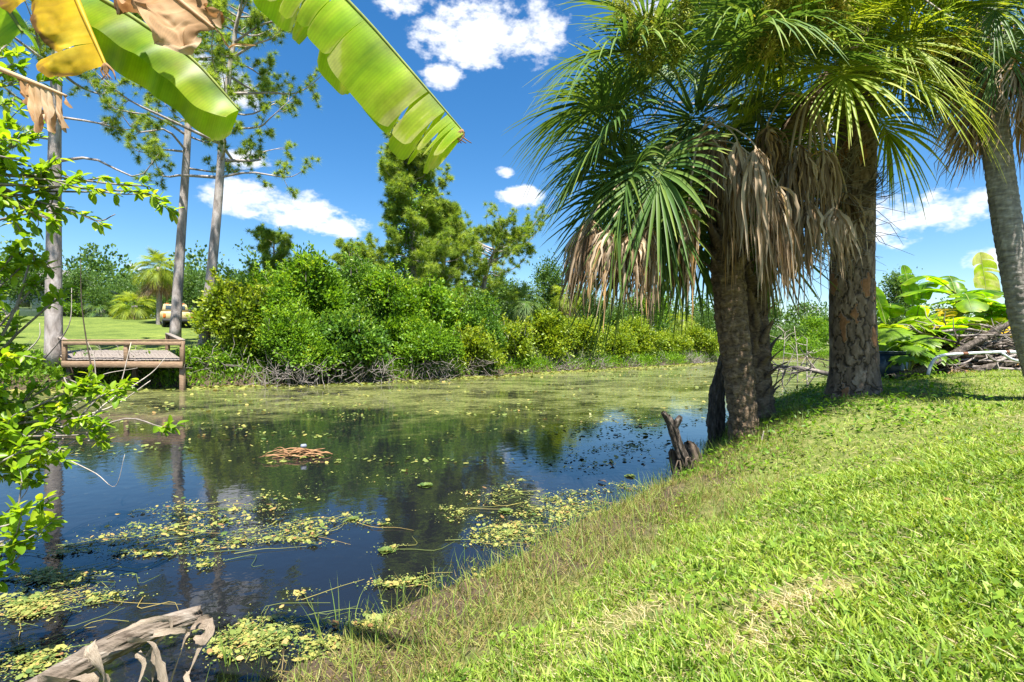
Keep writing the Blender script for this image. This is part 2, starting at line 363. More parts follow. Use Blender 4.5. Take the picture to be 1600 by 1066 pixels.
def H1(x, y): return float(H(np.array([x]), np.array([y]))[0])
def GP(u, v):                        # where the line of sight meets the near bank
    Y = np.linspace(.3, 14, 700); X = (u - 800) / FP * Y; Z = HC - (v - VH) / FP * Y
    i = int(np.argmax(Z < H(X, Y))); return np.array([X[i], Y[i], Z[i]])

m, nt, out = new_mat('bank soil and turf'); N = NT(nt)
g = N.n('ShaderNodeNewGeometry'); pos = g.outputs['Position']
t_ = N.attr('tint')
na = N.noise(2.2, 6, .65, pos); nb = N.noise(14, 5, .7, pos); nc = N.noise(.35, 4, .6, pos)
turf = N.ramp(nb.outputs[0], [(.25, (.045, .065, .018)), (.5, (.12, .15, .035)), (.75, (.27, .24, .11))])
turf = N.mix(.5, turf, N.ramp(na.outputs[0], [(.35, (.6, .65, .5)), (.7, (1.3, 1.25, 1.1))]), 'MULTIPLY')
lawn = N.ramp(nb.outputs[0], [(.25, (.045, .075, .018)), (.5, (.10, .145, .032)), (.8, (.21, .23, .07))])
lawn = N.mix(.9, lawn, N.ramp(nc.outputs[0], [(.3, (.55, .6, .5)), (.5, (1, 1, .9)), (.7, (1.45, 1.3, 1.1))]), 'MULTIPLY')  # uneven turf tone plus soft shadow patches, both put into the lawn colour
lawn = N.mix(.7, lawn, N.ramp(na.outputs[0], [(.3, (.6, .65, .55)), (.7, (1.35, 1.25, 1.05))]), 'MULTIPLY')
mud = N.ramp(nb.outputs[0], [(.25, (.028, .021, .014)), (.6, (.085, .062, .04)), (.85, (.19, .15, .10))])
c1 = N.mix(N.n('ShaderNodeMapRange', {'Value': t_, 'From Min': .34, 'From Max': .62}).outputs[0], mud, turf)
c2 = N.mix(N.n('ShaderNodeMapRange', {'Value': t_, 'From Min': .70, 'From Max': .95}).outputs[0], c1, lawn)
bp = N.n('ShaderNodeBump', {'Strength': .6, 'Distance': .03, 'Height': nb.outputs[0]})
b = N.n('ShaderNodeBsdfPrincipled', {'Base Color': c2, 'Roughness': .95, 'Specular IOR Level': .15, 'Normal': bp.outputs[0]})
nt.links.new(b.outputs[0], out.inputs[0]); M['ground'] = m

tt = np.linspace(-math.asinh(1500 / 2.), math.asinh(1500 / 2.), 420)
gx, gy = 2 * np.sinh(tt) + 1.5, 2 * np.sinh(tt) + 4
GX, GY = np.meshgrid(gx, gy)
pp = np.stack([GX, GY], -1); Z = H(GX, GY)
dn_, df_ = sdist(pp, NEAR), -sdist(pp, FAR)
tint = np.where(dn_ > -1, np.clip(.22 + dn_ * .33 + (fbm(pp * 2.3, 3) - .5) * .35, 0, .6), np.clip(.2 + df_ * .35, 0, 1))
MB().grid(np.stack([GX, GY, Z], -1), tint).build('ground', M['ground'], smooth=True)['kind'] = 'structure'

# ------------------------------------------------------------------ water
m, nt, out = new_mat('canal water'); N = NT(nt)
g = N.n('ShaderNodeNewGeometry'); pos = g.outputs['Position']
mp = N.n('ShaderNodeMapping', {'Vector': pos}); mp.inputs['Rotation'].default_value = (0, 0, math.radians(-12)); mp.inputs['Scale'].default_value = (.75, 1.1, 1)
big = N.noise(.42, 6, .66, mp.outputs[0], 1.2); fine = N.noise(2.6, 8, .72, mp.outputs[0], .6); speck = N.noise(11, 4, .75, pos)
sep = N.n('ShaderNodeSeparateXYZ', {0: pos})
yy = N.n('ShaderNodeMapRange', {'Value': sep.outputs[1], 'From Min': 4.5, 'From Max': 15.0}, interpolation_type='SMOOTHSTEP').outputs[0]
def mth(op, a, b=0.0, c=False):
    x = N.n('ShaderNodeMath', {0: a, 1: b}, operation=op); x.use_clamp = c; return x.outputs[0]
film = mth('ADD', mth('MULTIPLY', fine.outputs[0], .55), mth('ADD', mth('MULTIPLY', big.outputs[0], .7), mth('MULTIPLY', yy, .34)))
film = N.n('ShaderNodeMapRange', {'Value': film, 'From Min': .80, 'From Max': 1.10, 'To Max': .60}, interpolation_type='SMOOTHSTEP').outputs[0]
film = mth('MULTIPLY', film, mth('ADD', .015, mth('MULTIPLY', yy, .98)))
spk = N.n('ShaderNodeMapRange', {'Value': mth('ADD', speck.outputs[0], mth('MULTIPLY', fine.outputs[0], .5)), 'From Min': .86, 'From Max': .95, 'To Max': .8}).outputs[0]
spk = mth('MULTIPLY', spk, mth('ADD', .02, mth('MULTIPLY', yy, .6)))
fc = N.ramp(speck.outputs[0], [(.3, (.08, .11, .026)), (.5, (.17, .19, .05)), (.62, (.36, .34, .11)), (.8, (.48, .42, .17))])
rip = N.noise(5.5, 3, .5, N.n('ShaderNodeMapping', {'Vector': pos}).outputs[0]); 
bp = N.n('ShaderNodeBump', {'Strength': .045, 'Distance': .05, 'Height': rip.outputs[0]})
wb = N.n('ShaderNodeBsdfPrincipled', {'Base Color': (.007, .008, .010, 1), 'Roughness': .035, 'IOR': 1.33, 'Specular IOR Level': .85, 'Normal': bp.outputs[0]})
fb = N.n('ShaderNodeBsdfPrincipled', {'Base Color': fc, 'Roughness': .55, 'Specular IOR Level': .3})
mx = N.n('ShaderNodeMixShader', {0: mth('MAXIMUM', film, spk), 1: wb.outputs[0], 2: fb.outputs[0]})
nt.links.new(mx.outputs[0], out.inputs[0]); M['water'] = m
MB().add([(-300, -120, 0), (300, -120, 0), (300, 130, 0), (-300, 130, 0)], [[0, 1, 2, 3]]).build('water', M['water'])['kind'] = 'structure'

# ------------------------------------------------------------------ vegetation builders
def leafset(mb, C, D, Nn, L, Wd, t, fold=.25):          # many folded diamond leaves
    n = len(C); D = nrm(D); S = nrm(np.cross(D, Nn)); U = np.cross(S, D)
    L = np.broadcast_to(L, (n,))[:, None]; Wd = np.broadcast_to(Wd, (n,))[:, None]
    mid = C + D * L * .45 + U * (-fold * Wd * .5)
    V = np.stack([C, C + D * L * .45 + S * Wd * .5 + U * fold * Wd * .5, C + D * L, C + D * L * .45 - S * Wd * .5 + U * fold * Wd * .5], 1)
    i = np.arange(n)[:, None] * 4
    mb.add(V.reshape(-1, 3), np.concatenate([i + [0, 1, 2], i + [0, 2, 3]]), np.repeat(np.broadcast_to(t, (n,)), 4))
def bladeset(mb, C, D, B, L, Wd, t, seg=3, bend=.5, Wdir=None):   # grass: ribbons from C along D, tips bending to B
    n = len(C); D = nrm(D); L = np.broadcast_to(L, (n,)); Wd = np.broadcast_to(Wd, (n,)); bend = np.broadcast_to(bend, (n,))
    S = nrm(np.cross(D, B)) if Wdir is None else Wdir
    rows = []
    for k in range(seg + 1):
        s = k / seg; p = C + D * (L * s)[:, None] + B * (L * bend * s * s)[:, None]
        w = (Wd * (.75 if k == 0 else (1 - s ** 2.2)) * .5)[:, None]
        if k < seg: rows += [p - S * w, p + S * w]
        else: rows.append(p)
    V = np.stack(rows, 1); m = V.shape[1]; i = np.arange(n)[:, None] * m
    Fs = [np.concatenate([i + [2 * k, 2 * k + 1, 2 * k + 3, 2 * k + 2] for k in range(seg - 1)])] if seg > 1 else []
    Fs.append(i + [2 * seg - 2, 2 * seg - 1, 2 * seg])
    mb.add(V.reshape(-1, 3), Fs, np.repeat(np.broadcast_to(t, (n,)), m))
def needleset(mb, rng, C, D, each, L, w, t, spread=.75):
    n = len(C); C = np.repeat(C, each, 0); D = np.repeat(nrm(D), each, 0)
    d = nrm(D * .75 + rng.normal(0, spread, C.shape)); s = nrm(np.cross(d, rng.normal(0, 1, C.shape)))
    ll = (L * rng.uniform(.7, 1.15, len(C)))[:, None]
    V = np.stack([C - s * w / 2, C + s * w / 2, C + d * ll + np.array([0, 0, -.04])], 1)
    mb.add(V.reshape(-1, 3), np.arange(len(C) * 3).reshape(-1, 3), np.repeat(np.clip(np.repeat(t, each) + rng.normal(0, .12, len(C)), 0, 1), 3))
def lobes_in(rng, c, r, n):
    L = []
    for i in range(n):
        a = rng.uniform(0, 2 * np.pi); q = rng.uniform(.35, .95)
        z = rng.uniform(-.55, .62); k = math.sqrt(max(.05, 1 - z * z)) * q
        s = rng.uniform(.26, .5)
        L.append((c[0] + r[0] * k * math.cos(a), c[1] + r[1] * k * math.sin(a), c[2] + r[2] * z, r[0] * s, r[1] * s, r[2] * s * .9))
    L.append((c[0], c[1], c[2] + .05 * r[2], r[0] * .56, r[1] * .6, r[2] * .68))
    return L
def leaf_cloud(mb, rng, lobes, clumps, per, cr, L, Wd, up=.6, zmin=-.6, zfloor=None):
    lob = np.array(lobes); ar = (lob[:, 3] * lob[:, 5]); pk = rng.choice(len(lob), clumps, p=ar / ar.sum())
    d = nrm(rng.normal(0, 1, (clumps, 3))); d[:, 2] = np.where(d[:, 2] < zmin, -d[:, 2], d[:, 2])
    rr = rng.uniform(.74, 1.06, clumps); rr = np.where(rng.random(clumps) < .22, rng.uniform(1.02, 1.3, clumps), rr); rr = np.where(rng.random(clumps) < .15, rng.uniform(.4, .8, clumps), rr)
    c = lob[pk, :3] + lob[pk, 3:] * d * rr[:, None]
    if zfloor is not None: c[:, 2] = np.maximum(c[:, 2], zfloor + rng.uniform(0, .4, clumps))
    n = clumps * per; D0 = np.repeat(d, per, 0)
    off = rng.normal(0, 1, (n, 3)) * cr * .55
    C = np.repeat(c, per, 0) + off * (np.repeat(rng.uniform(.6, 1.3, clumps), per))[:, None]
    D = nrm(D0 * .5 + np.array([0, 0, .35]) + nrm(off) * .5 + rng.normal(0, .55, (n, 3)))
    Nn = nrm(np.array([0, 0, up]) + D0 * .4 + rng.normal(0, .5, (n, 3)))
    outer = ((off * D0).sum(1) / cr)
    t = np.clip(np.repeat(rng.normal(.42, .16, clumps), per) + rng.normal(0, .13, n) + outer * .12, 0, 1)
    leafset(mb, C, D, Nn, L * rng.uniform(.7, 1.3, n), Wd * rng.uniform(.7, 1.3, n), t)
    return c
def tangle(mb, rng, c, r, n, L, rad, up=.3):
    for i in range(n):
        p = np.asarray(c) + rng.uniform(-1, 1, 3) * np.asarray(r); d = nrm(rng.normal(0, 1, 3) + np.array([0, 0, up])); k = L * rng.uniform(.5, 1.2)
        q = nrm(rng.normal(0, 1, 3)) * k * .22
        mb.tube(np.array([p, p + d * k * .5 + q, p + d * k + q * .5]), [rad, rad * .75, rad * .3], 3, rng.uniform(.2, .9), cap=False)
def bush(name, label, u, vtop, Y, hw, mat, seed, cat='shrub', group=None, zb=None, leaf=.10, dens=1.0, twigs=0, depth=.8, stems=3, lob=7, cr=.3):
    rng = np.random.default_rng(seed); x = (u - 800) / FP * Y; z0 = H1(x, Y) if zb is None else zb
    zt = HC - (vtop - VH) / FP * Y; w = hw / FP * Y; hh = (zt - z0) / 2
    root = thing(name, (x, Y, z0), label, cat, group)
    lobes = lobes_in(rng, (x, Y, z0 + hh * 1.05), (w, w * depth, hh), lob)
    vol = w * hh * 4
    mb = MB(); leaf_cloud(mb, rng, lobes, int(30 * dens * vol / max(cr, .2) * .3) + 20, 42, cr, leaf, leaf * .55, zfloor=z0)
    mb.build('crown', mat, root)
    for i in range(stems):
        b = MB(); a = rng.uniform(0, 6.28); l = lobes[i % len(lobes)]
        b.tube(spline([(x + .2 * math.cos(a), Y + .2 * math.sin(a), z0 - .15), (x + .3 * math.cos(a), Y + .3 * math.sin(a), z0 + hh * .6), (l[0], l[1], l[2])], 7), np.linspace(.03 + .02 * w, .015, 7), 6)
        for q in range(6):
            l2 = lobes[rng.integers(len(lobes))]; e = np.array(l2[:3]) + np.array(l2[3:]) * nrm(rng.normal(0, 1, 3)) * .8
            s = np.array([x + .25 * math.cos(a), Y + .25 * math.sin(a), z0 + hh * rng.uniform(.3, .9)])
            b.tube(spline([s, (s + e) / 2 + rng.normal(0, .15, 3), e], 5), np.linspace(.025, .006, 5), 4, cap=False)
        b.build('trunk', M['twig'], root, True)
    if twigs:
        b = MB(); tangle(b, rng, (x + .1 * w, Y - w * depth * .55, z0 + .2), (w * .95, w * .45, .5), twigs, .8, .012); o = b.build('dead_twig_tangle', M['twig'], root); o['kind'] = 'stuff'
    return root
def pine(name, label, path, r0, r1, crown, nbr, blen, seed, dens=1.0, tuft=(84, .27, .016), group=None, prof=None, matn='needle', droop=0.0, wide=.75, nsub=6):
    rng = np.random.default_rng(seed); pts = spline(path, 24); root = thing(name, pts[0], label, 'pine tree', group)
    b = MB(); rr = np.interp(np.linspace(0, 1, 24), [0, .05, .2, 1], [r0 * 1.25, r0 * 1.05, r0 * .95, r1]); b.tube(pts, rr, 12); b.build('trunk', M['farbark'], root, True)
    C, D, T = [], [], []
    for i in range(nbr):
        s = crown + (1 - crown) * ((i + rng.random()) / nbr) ** .85; p0 = pts[min(23, int(s * 23))] * 1.0
        a = i * 2.4 + rng.uniform(-.6, .6); q = (s - crown) / (1 - crown)
        L = blen * ((prof(q) if prof else (1 - .75 * q ** 1.6)) * rng.uniform(.55, 1.1)) + .25
        o = np.array([math.cos(a), math.sin(a), 0]); upk = rng.uniform(-.05, .35) - droop + q * .5
        path_ = spline([p0, p0 + o * L * .4 + np.array([0, 0, upk * L * .3]) + rng.normal(0, .05 * L, 3), p0 + o * L * .75 + np.array([0, 0, upk * L * .55]) + rng.normal(0, .06 * L, 3), p0 + o * L + np.array([0, 0, upk * L + .12 * L])], 9)
        b = MB(); rb = (.022 + .011 * L) * (1 if r0 > .15 else .6); b.tube(path_, np.linspace(rb, .008, 9), 5)
        for j in range(int(nsub * dens)):
            k = int(rng.uniform(3, 8.9)); st = path_[k]; sd = nrm(nrm(path_[min(k + 1, 8)] - path_[k - 1]) * .8 + rng.normal(0, wide, 3) + np.array([0, 0, .25])); sl = rng.uniform(.25, .6) * min(1.6, L * .5 + .15)
            sp = spline([st, st + sd * sl * .5 + rng.normal(0, .05, 3), st + sd * sl + np.array([0, 0, .1 * sl])], 5)
            b.tube(sp, np.linspace(.014, .005, 5), 4, cap=False)
            for z in (4, 3, 2):
                if True:
                    C.append(sp[z] + rng.normal(0, .05, 3)); D.append(nrm(sp[4] - sp[3]) + np.array([0, 0, .25])); T.append(rng.uniform(.35, 1.0))
                    if rng.random() < .8: C.append(sp[z] + rng.normal(0, .17, 3)); D.append(rng.normal(0, .4, 3) + np.array([0, 0, .6])); T.append(rng.uniform(.35, 1.0))
        C.append(path_[8]); D.append(path_[8] - path_[7]); T.append(.6)
        b.build('branch', M['farbark'], root, True)
    mb = MB(); needleset(mb, rng, np.array(C), np.array(D), tuft[0], tuft[1], tuft[2], np.array(T)); mb.build('crown', M[matn], root)
    return root

def frond_mesh(rng, pitch, dead=False, R=.88, pet=.75, nseg=56, spread=128, droop=.3, w=.031):
    mb = MB(); e = math.radians(pitch); d0 = np.array([math.cos(e), 0, math.sin(e)]); g = np.array([0, 0, -1.])
    sag = .16 if not dead else .05
    n = 9; s = np.linspace(0, 1, n)[:, None]
    pt = d0 * s * pet + g * sag * pet * s ** 2; tan = nrm(pt[-1] - pt[-2])
    mb.tube(pt, np.linspace(.022, .011, n), 5, .35 if not dead else .55, flat=.5)
    costa = []; p = pt[-1].copy(); d = tan.copy()
    for i in range(8): costa.append(p.copy()); p = p + d * R * .55 / 7; d = nrm(d + g * (.11 if not dead else .06))
    costa = np.array(costa); mb.tube(costa, np.linspace(.011, .004, 8), 4, .7, cap=False)
    side = np.array([0, 1., 0])
    for i in range(nseg):
        f = (i + .5) / nseg * 2 - 1; a = math.radians(spread) * f; k = (1 - abs(f)) ** .9
        ci = k * 6.99; i0 = int(ci); base = costa[i0] + (costa[i0 + 1] - costa[i0]) * (ci - i0); ct = nrm(costa[i0 + 1] - costa[i0])
        up = nrm(np.cross(ct, side)); up = up if up[2] > -.2 or dead else -up
        dv = nrm(ct * math.cos(a) + side * math.sin(a) + up * (.30 * abs(math.sin(a))) + rng.normal(0, .05, 3))
        L = R * rng.uniform(.86, 1.08) * (.72 + .28 * math.cos(a)); ww = w * rng.uniform(.8, 1.2) * (1 if not dead else .9)
        ts = np.array([0, .22, .45, .68, .86, 1.0]); wd = np.array([.35, 1, .95, .7, .42, .05]) * ww
        dr = droop * rng.uniform(.6, 1.5)
        c = base + dv * (L * ts)[:, None] + g * (dr * L * ts ** 2.6)[:, None]
        if dead: c = c + rng.normal(0, .018, (6, 3)) * ts[:, None] * 2 + np.cumsum(rng.normal(0, .012, (6, 3)), 0)
        T = nrm(np.gradient(c, axis=0)); ref = np.cross(dv, side * math.cos(a) - ct * math.sin(a)); S = nrm(np.cross(T, ref)); U = np.cross(S, T)
        fd = .45 if not dead else 1.0
        G = np.stack([c - S * wd[:, None] * .5 + U * wd[:, None] * fd * .5, c, c + S * wd[:, None] * .5 + U * wd[:, None] * fd * .5], 1)
        t0 = rng.uniform(.25, .7) if not dead else rng.uniform(0, .85)
        tv = np.clip(t0 + np.array([0, 0, 0, .05, .12, .3 if not dead else -.1]), 0, 1)
        if dead and rng.random() < .12: tv = tv * 0 + .98
        mb.grid(G, np.repeat(tv[:, None], 3, 1))
    return mb.mesh('frond')
_rf = np.random.default_rng(5)
FROND = {}
def fronds(kind, pitch):
    key = (kind, int(round(pitch / 15.)))
    if key not in FROND:
        p = key[1] * 15
        a = []
        for v in range(3):
            if kind == 'dead': me = frond_mesh(_rf, p, True, R=.85, pet=.6, nseg=36, spread=42, droop=.35, w=.034); me.materials.append(M['deadpalm'])
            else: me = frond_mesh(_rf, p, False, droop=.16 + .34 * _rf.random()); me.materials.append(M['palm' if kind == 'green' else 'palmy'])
            a.append(me)
        FROND[key] = a
    return FROND[key][int(_rf.integers(3))]
def palm_crown(root, c, rng, ngreen, ndead, scale=1.0, kind='green', pmin=-35, pmax=82, skip=None, drop=.5, dead_az=None):
    base = Vector(root.location)
    for i in range(ngreen):
        q = (i + .5) / ngreen; pitch = pmax + (pmin - pmax) * q ** .9 + rng.uniform(-7, 7); a = i * 2.39996 + rng.uniform(-.25, .25)
        if skip is not None:
            ad = (math.degrees(a) + 180) % 360 - 180
            if skip[0] < ad < skip[1] and pitch < skip[2]: continue
        me = fronds(kind, pitch); s = scale * rng.uniform(.88, 1.1)
        off = Vector((math.cos(a) * .1, math.sin(a) * .1, .12 - .35 * q))
        place('frond', me, root, Matrix.Translation(Vector(c) - base + off) @ Matrix.Rotation(a, 4, 'Z') @ Matrix.Rotation(rng.uniform(-.35, .35), 4, 'X') @ Matrix.Scale(s, 4))
    for i in range(ndead):
        pitch = rng.uniform(-86, -52); a = (i * 2.39996 + rng.uniform(-.3, .3)) if dead_az is None else rng.uniform(*dead_az)
        me = fronds('dead', pitch); s = scale * rng.uniform(.85, 1.15)
        off = Vector((math.cos(a) * .17, math.sin(a) * .17, -.25 - rng.uniform(0, drop)))
        place('dead_frond', me, root, Matrix.Translation(Vector(c) - base + off) @ Matrix.Rotation(a, 4, 'Z') @ Matrix.Rotation(rng.uniform(-.5, .5), 4, 'X') @ Matrix.Scale(s, 4))
def flower_spray(root, p, d, rng, L=.7, n=46, t=.5):
    mb = MB(); d = nrm(d); m_ = spline([p, p + d * L * .5, p + d * L + np.array([0, 0, -.18 * L])], 8); mb.tube(m_, np.linspace(.014, .004, 8), 5, t)
    for i in range(n):
        k = rng.uniform(1, 7); a = m_[int(k)]; q = nrm(d * .5 + rng.normal(0, .8, 3)); l = rng.uniform(.12, .34) * L
        e = a + q * l + np.array([0, 0, -.25 * l]); mb.tube(spline([a, (a + e) / 2 + np.array([0, 0, .06]), e], 4), [.004, .003, .003, .002], 3, t + rng.uniform(-.2, .3), cap=False)
        C = a + (e - a) * rng.random((16, 1)) + rng.normal(0, .02, (16, 3)); leafset(mb, C, rng.normal(0, 1, (16, 3)), rng.normal(0, 1, (16, 3)), .045, .016, np.clip(t + rng.uniform(-.3, .4, 16), 0, 1))
    return mb.build('flower_stalk', M['flower'], root)
def barktube(path, r0f, n, m, rng, fn):                  # displaced trunk: fn(theta, s_metres) -> (offset, tint)
    pts = spline(path, m); T = nrm(np.gradient(pts, axis=0)); N0 = nrm(np.cross(T, np.array([0, 1., 0]))); B = np.cross(T, N0)
    s = np.concatenate([[0], np.cumsum(np.linalg.norm(np.diff(pts, axis=0), axis=1))]); th = np.arange(n) * 2 * np.pi / n
    TH, S = np.meshgrid(th, s); R0 = r0f(s)[:, None] * np.ones(n)[None]
    off, t = fn(TH, S, R0)
    R = R0 + off; G = pts[:, None] + R[..., None] * (np.cos(TH)[..., None] * N0[:, None] + np.sin(TH)[..., None] * B[:, None])
    mb = MB(); mb.grid(G, t, None, True); return mb
def rough_wood(path, rad, seed, n=30, m=44, amp=.35, end=0.3):   # splintered, ridged dead wood with a torn end
    rng = np.random.default_rng(seed)
    def fn(TH, S, R0):
        o = seed * 3.7; q = fbm(np.stack([np.cos(TH) * 1.6 + o, np.sin(TH) * 1.6, S * 3.0], -1), 4); r = 1 - 2 * np.abs(fbm(np.stack([np.cos(TH) * 4 + o, np.sin(TH) * 4, S * 2.2], -1), 4) - .5)
        f = fbm(np.stack([np.cos(TH) * 11 + o, np.sin(TH) * 11, S * 30], -1), 2); e = S.max() - S
        torn = np.clip(1 - (e + .10 * (r - .75)) / max(end, .01), 0, 1) if end else 0
        return R0 * (amp * 2.2 * (q - .5) - amp * 1.5 * (.86 - r) + .35 * (f - .5)) - R0 * .93 * torn ** 2, np.clip(.2 + r * .6 + (f - .5), 0, 1)
    return barktube(path, rad, n, m, rng, fn)
def cyl_noise(TH, S, k, kz): return fbm(np.stack([np.cos(TH) * k, np.sin(TH) * k, S * kz], -1), 4)
def banana_leaf(root, rib, wA, A1, A2, wB, B1, B2, mat, rng, tears=5, tint=.55, gap=.012, jit=.12, ns=110, ribmat=None, ribr=.012, blunt=.9, name='leaf', s0=0.0, wav=.0, label=None, crump=0.0, brown=0.0):
    pts = spline(rib, 60); S = np.linspace(0, 1, 60); mb = MB()
    def at(s): return np.stack([np.interp(s, S, pts[:, k]) for k in range(3)], -1)
    for hw, d1, d2 in ((wA, A1, A2), (wB, B1, B2)):
        if hw <= 0: continue
        d1 = nrm(d1); d2 = nrm(d2); cuts = np.sort(np.concatenate([[s0, 1], rng.uniform(s0 + .06, .97, tears)]))
        for a, b in zip(cuts[:-1], cuts[1:]):
            if b - a < .012: continue
            k = max(3, int((b - a) * ns * (2 if crump else 1)) + 2); s = np.linspace(a, b, k); r = np.linspace(0, 1, 8 if not crump else 22)
            SS, RR = np.meshgrid(s, r, indexing='ij'); u = (SS - a) / (b - a)
            ss = np.clip(SS + gap * RR * (.5 - u) * 2 * (rng.random() + .3), 0, 1)
            prof = np.clip((ss + .03) / .16, 0, 1) ** .6 * np.sqrt(np.clip(1 - ((ss - blunt * .6) / (1.02 - blunt * .6)).clip(0, 1) ** (2 + 4 * blunt), 0, 1))
            corner = 1 - .10 * np.abs(2 * u - 1) ** 6
            dj = rng.normal(0, jit, 3)
            edge = np.abs(2 * u - 1) ** 10 * RR * .5
            o = d1 * RR[..., None] + ((d2 - d1) + dj) * (RR ** 2)[..., None] * .5
            wv = np.sin(SS * 38 + rng.uniform(0, 6)) * wav * RR
            G = at(ss) + o * (hw * prof * corner)[..., None] + np.cross(d1, nrm(pts[-1] - pts[0])) * wv[..., None]
            if crump:
                G = G + np.stack([fbm(G * 16 + 50 * k_, 3) - .5 for k_ in range(3)], -1) * crump * RR[..., None]
            t = np.clip(tint + (fbm(np.stack([SS * 9, RR * 1.5 + hw * 7], -1), 3) - .5) * .8 + (fbm(np.stack([SS * 60, RR * .6 + hw * 3], -1), 2) - .5) * .4 + rng.normal(0, .05) + .12 * (RR - .5) + edge, 0, 1)
            if brown: t = np.clip(t - brown * sstep(RR + (fbm(np.stack([SS * 14, RR * 3], -1), 3) - .5) * .5, .72, .95), 0, 1)
            mb.grid(G, t, np.stack([SS, RR], -1))
    lf = mb.build(name, mat, root, True)
    if label: lf['label'] = label
    b = MB(); b.tube(pts, np.interp(S, [0, 1], [ribr, ribr * .3]), 6, .85); b.build('midrib', ribmat or M['bgreen'], lf, True)
    return lf

# ------------------------------------------------------------------ far bank: pines
GL = 'tall bare pines behind the dock'
zA = H1(-17.4, 19.6)
pine('pine_tree', 'tall grey pine rising at the left end of the wooden dock', [P(84, 575, 19.6), P(84, 400, 19.6), P(86, 200, 19.6), P(92, 0, 19.6), P(92, -110, 19.6)], .27, .10, .46, 26, 4.3, 11, group=GL, dens=.9)
pine('pine_tree', 'slender pine standing between the background palm and the dock', [P(273, 535, 23), P(281, 400, 23), P(291, 250, 23), P(298, 110, 23), P(300, -20, 23)], .21, .07, .48, 26, 3.6, 12, group=GL, dens=.9)
pine('pine_tree', 'bare-trunked leaning pine to the right of the dock', [P(316, 560, 21.5), P(328, 450, 21.5), P(342, 300, 21.5), P(350, 180, 21.5), P(366, 60, 21.5), P(376, 8, 21.5)], .21, .05, .42, 34, 4.9, 23, group=GL, dens=1.0)
pine('pine_tree', 'dense full pine towering over the waterside bushes', [P(648, 570, 29), P(646, 430, 29), P(642, 300, 29), P(636, 218, 29)], .26, .04, .2, 92, 2.7, 14, 1.2, (70, .32, .022), prof=lambda q: .98 - .72 * q, group='pines in the thicket')
pine('pine_tree', 'flat-topped pine leaning out right of the dense pine', [P(745, 560, 32), P(752, 470, 32), P(765, 410, 32), P(778, 385, 32)], .2, .05, .35, 30, 3.2, 15, 1.0, (66, .32, .022), prof=lambda q: .7 + .3 * q, group='pines in the thicket')
pine('pine_tree', 'loose mid-height pine hugging the dense pine on its right', [P(690, 560, 30.5), P(692, 450, 30.5), P(694, 385, 30.5), P(690, 330, 30.5)], .18, .04, .25, 40, 2.3, 16, 1.1, (66, .32, .022), group='pines in the thicket')
for k, (u, vt, Y, lb) in enumerate([(546, 386, 31, 'small pointed pine top showing above the bushes, the left of two'), (576, 392, 32, 'small pointed pine top showing above the bushes, beside the dense pine'), (428, 372, 27, 'young pine poking up beside the leaning bare pine')]):
    pine('young_pine', lb, [P(u, 560, Y), P(u, 470, Y), P(u, vt, Y)], .12, .03, .3, 26, 1.5, 40 + k, 1.0, (64, .28, .02), group='pines in the thicket')

# vine climbing the dense pine
rng = np.random.default_rng(77); pv = P(645, 470, 28.6); root = thing('climbing_vine', (pv[0], pv[1], .6), 'leafy vine climbing the trunk of the dense pine', 'vine')
mb = MB(); c = []
for i in range(120):
    s = rng.random(); u = 622 + rng.normal(0, 12) + 18 * s; v = 480 - 190 * s; c.append(P(u, v, 28.6 + rng.normal(0, .5)))
c = np.array(c); n = len(c) * 34; C = np.repeat(c, 34, 0) + rng.normal(0, .22, (n, 3))
leafset(mb, C, rng.normal(0, 1, (n, 3)) + np.array([0, -.3, -.2]), rng.normal(0, .6, (n, 3)) + np.array([0, -.5, .7]), .13, .08, np.clip(np.repeat(rng.normal(.4, .15, len(c)), 34) + rng.normal(0, .1, n), 0, 1))
mb.build('crown', M['shrub'], root)
b = MB(); b.tube(spline([P(640, 560, 28.7), P(632, 430, 28.6), P(640, 300, 28.6)], 12), .03, 5); b.build('stem', M['twig'], root)

# ------------------------------------------------------------------ far bank: waterside thicket
M['shrub2'] = leaf_mat('mid green shrub leaves', [(0, (.035, .09, .014)), (.45, (.09, .20, .02)), (.8, (.17, .31, .03)), (1, (.30, .40, .06))], .42, .42, .35)
GB = 'bright green bushes along the far bank'
rows = [(362, 446, 22.3, 48, 'bushy green shrub wrapping the foot of the leaning pine', 'yshrub'), (425, 430, 23.0, 58, 'rounded bright shrub right of the leaning pine, over grey twigs', 'shrub'),
        (492, 412, 24.2, 62, 'tall bright green shrub below the first small pine top', 'shrub'), (556, 405, 25.6, 62, 'tallest bright shrub, left of the dense pine over the water', 'shrub'),
        (622, 432, 26.6, 60, 'broad green shrub in front of the dense pine trunk', 'shrub'), (686, 440, 28.0, 58, 'green shrub just right of the dense pine, in front', 'shrub'),
        (742, 468, 29.6, 50, 'low green shrub under the flat-topped pine', 'yshrub'), (798, 505, 31.0, 40, 'small yellow-green shrub at the right end of the tall thicket', 'yshrub'),
        (460, 490, 22.2, 55, 'low green shrub overhanging the water left of centre', 'shrub'), (560, 500, 23.8, 60, 'low green shrub hanging over the waterline, below the tallest one', 'shrub'),
        (655, 505, 26.2, 55, 'low green shrub at the waterline below the dense pine', 'shrub'), (735, 525, 28.8, 45, 'low shrub touching the water at the end of the thicket', 'yshrub')]
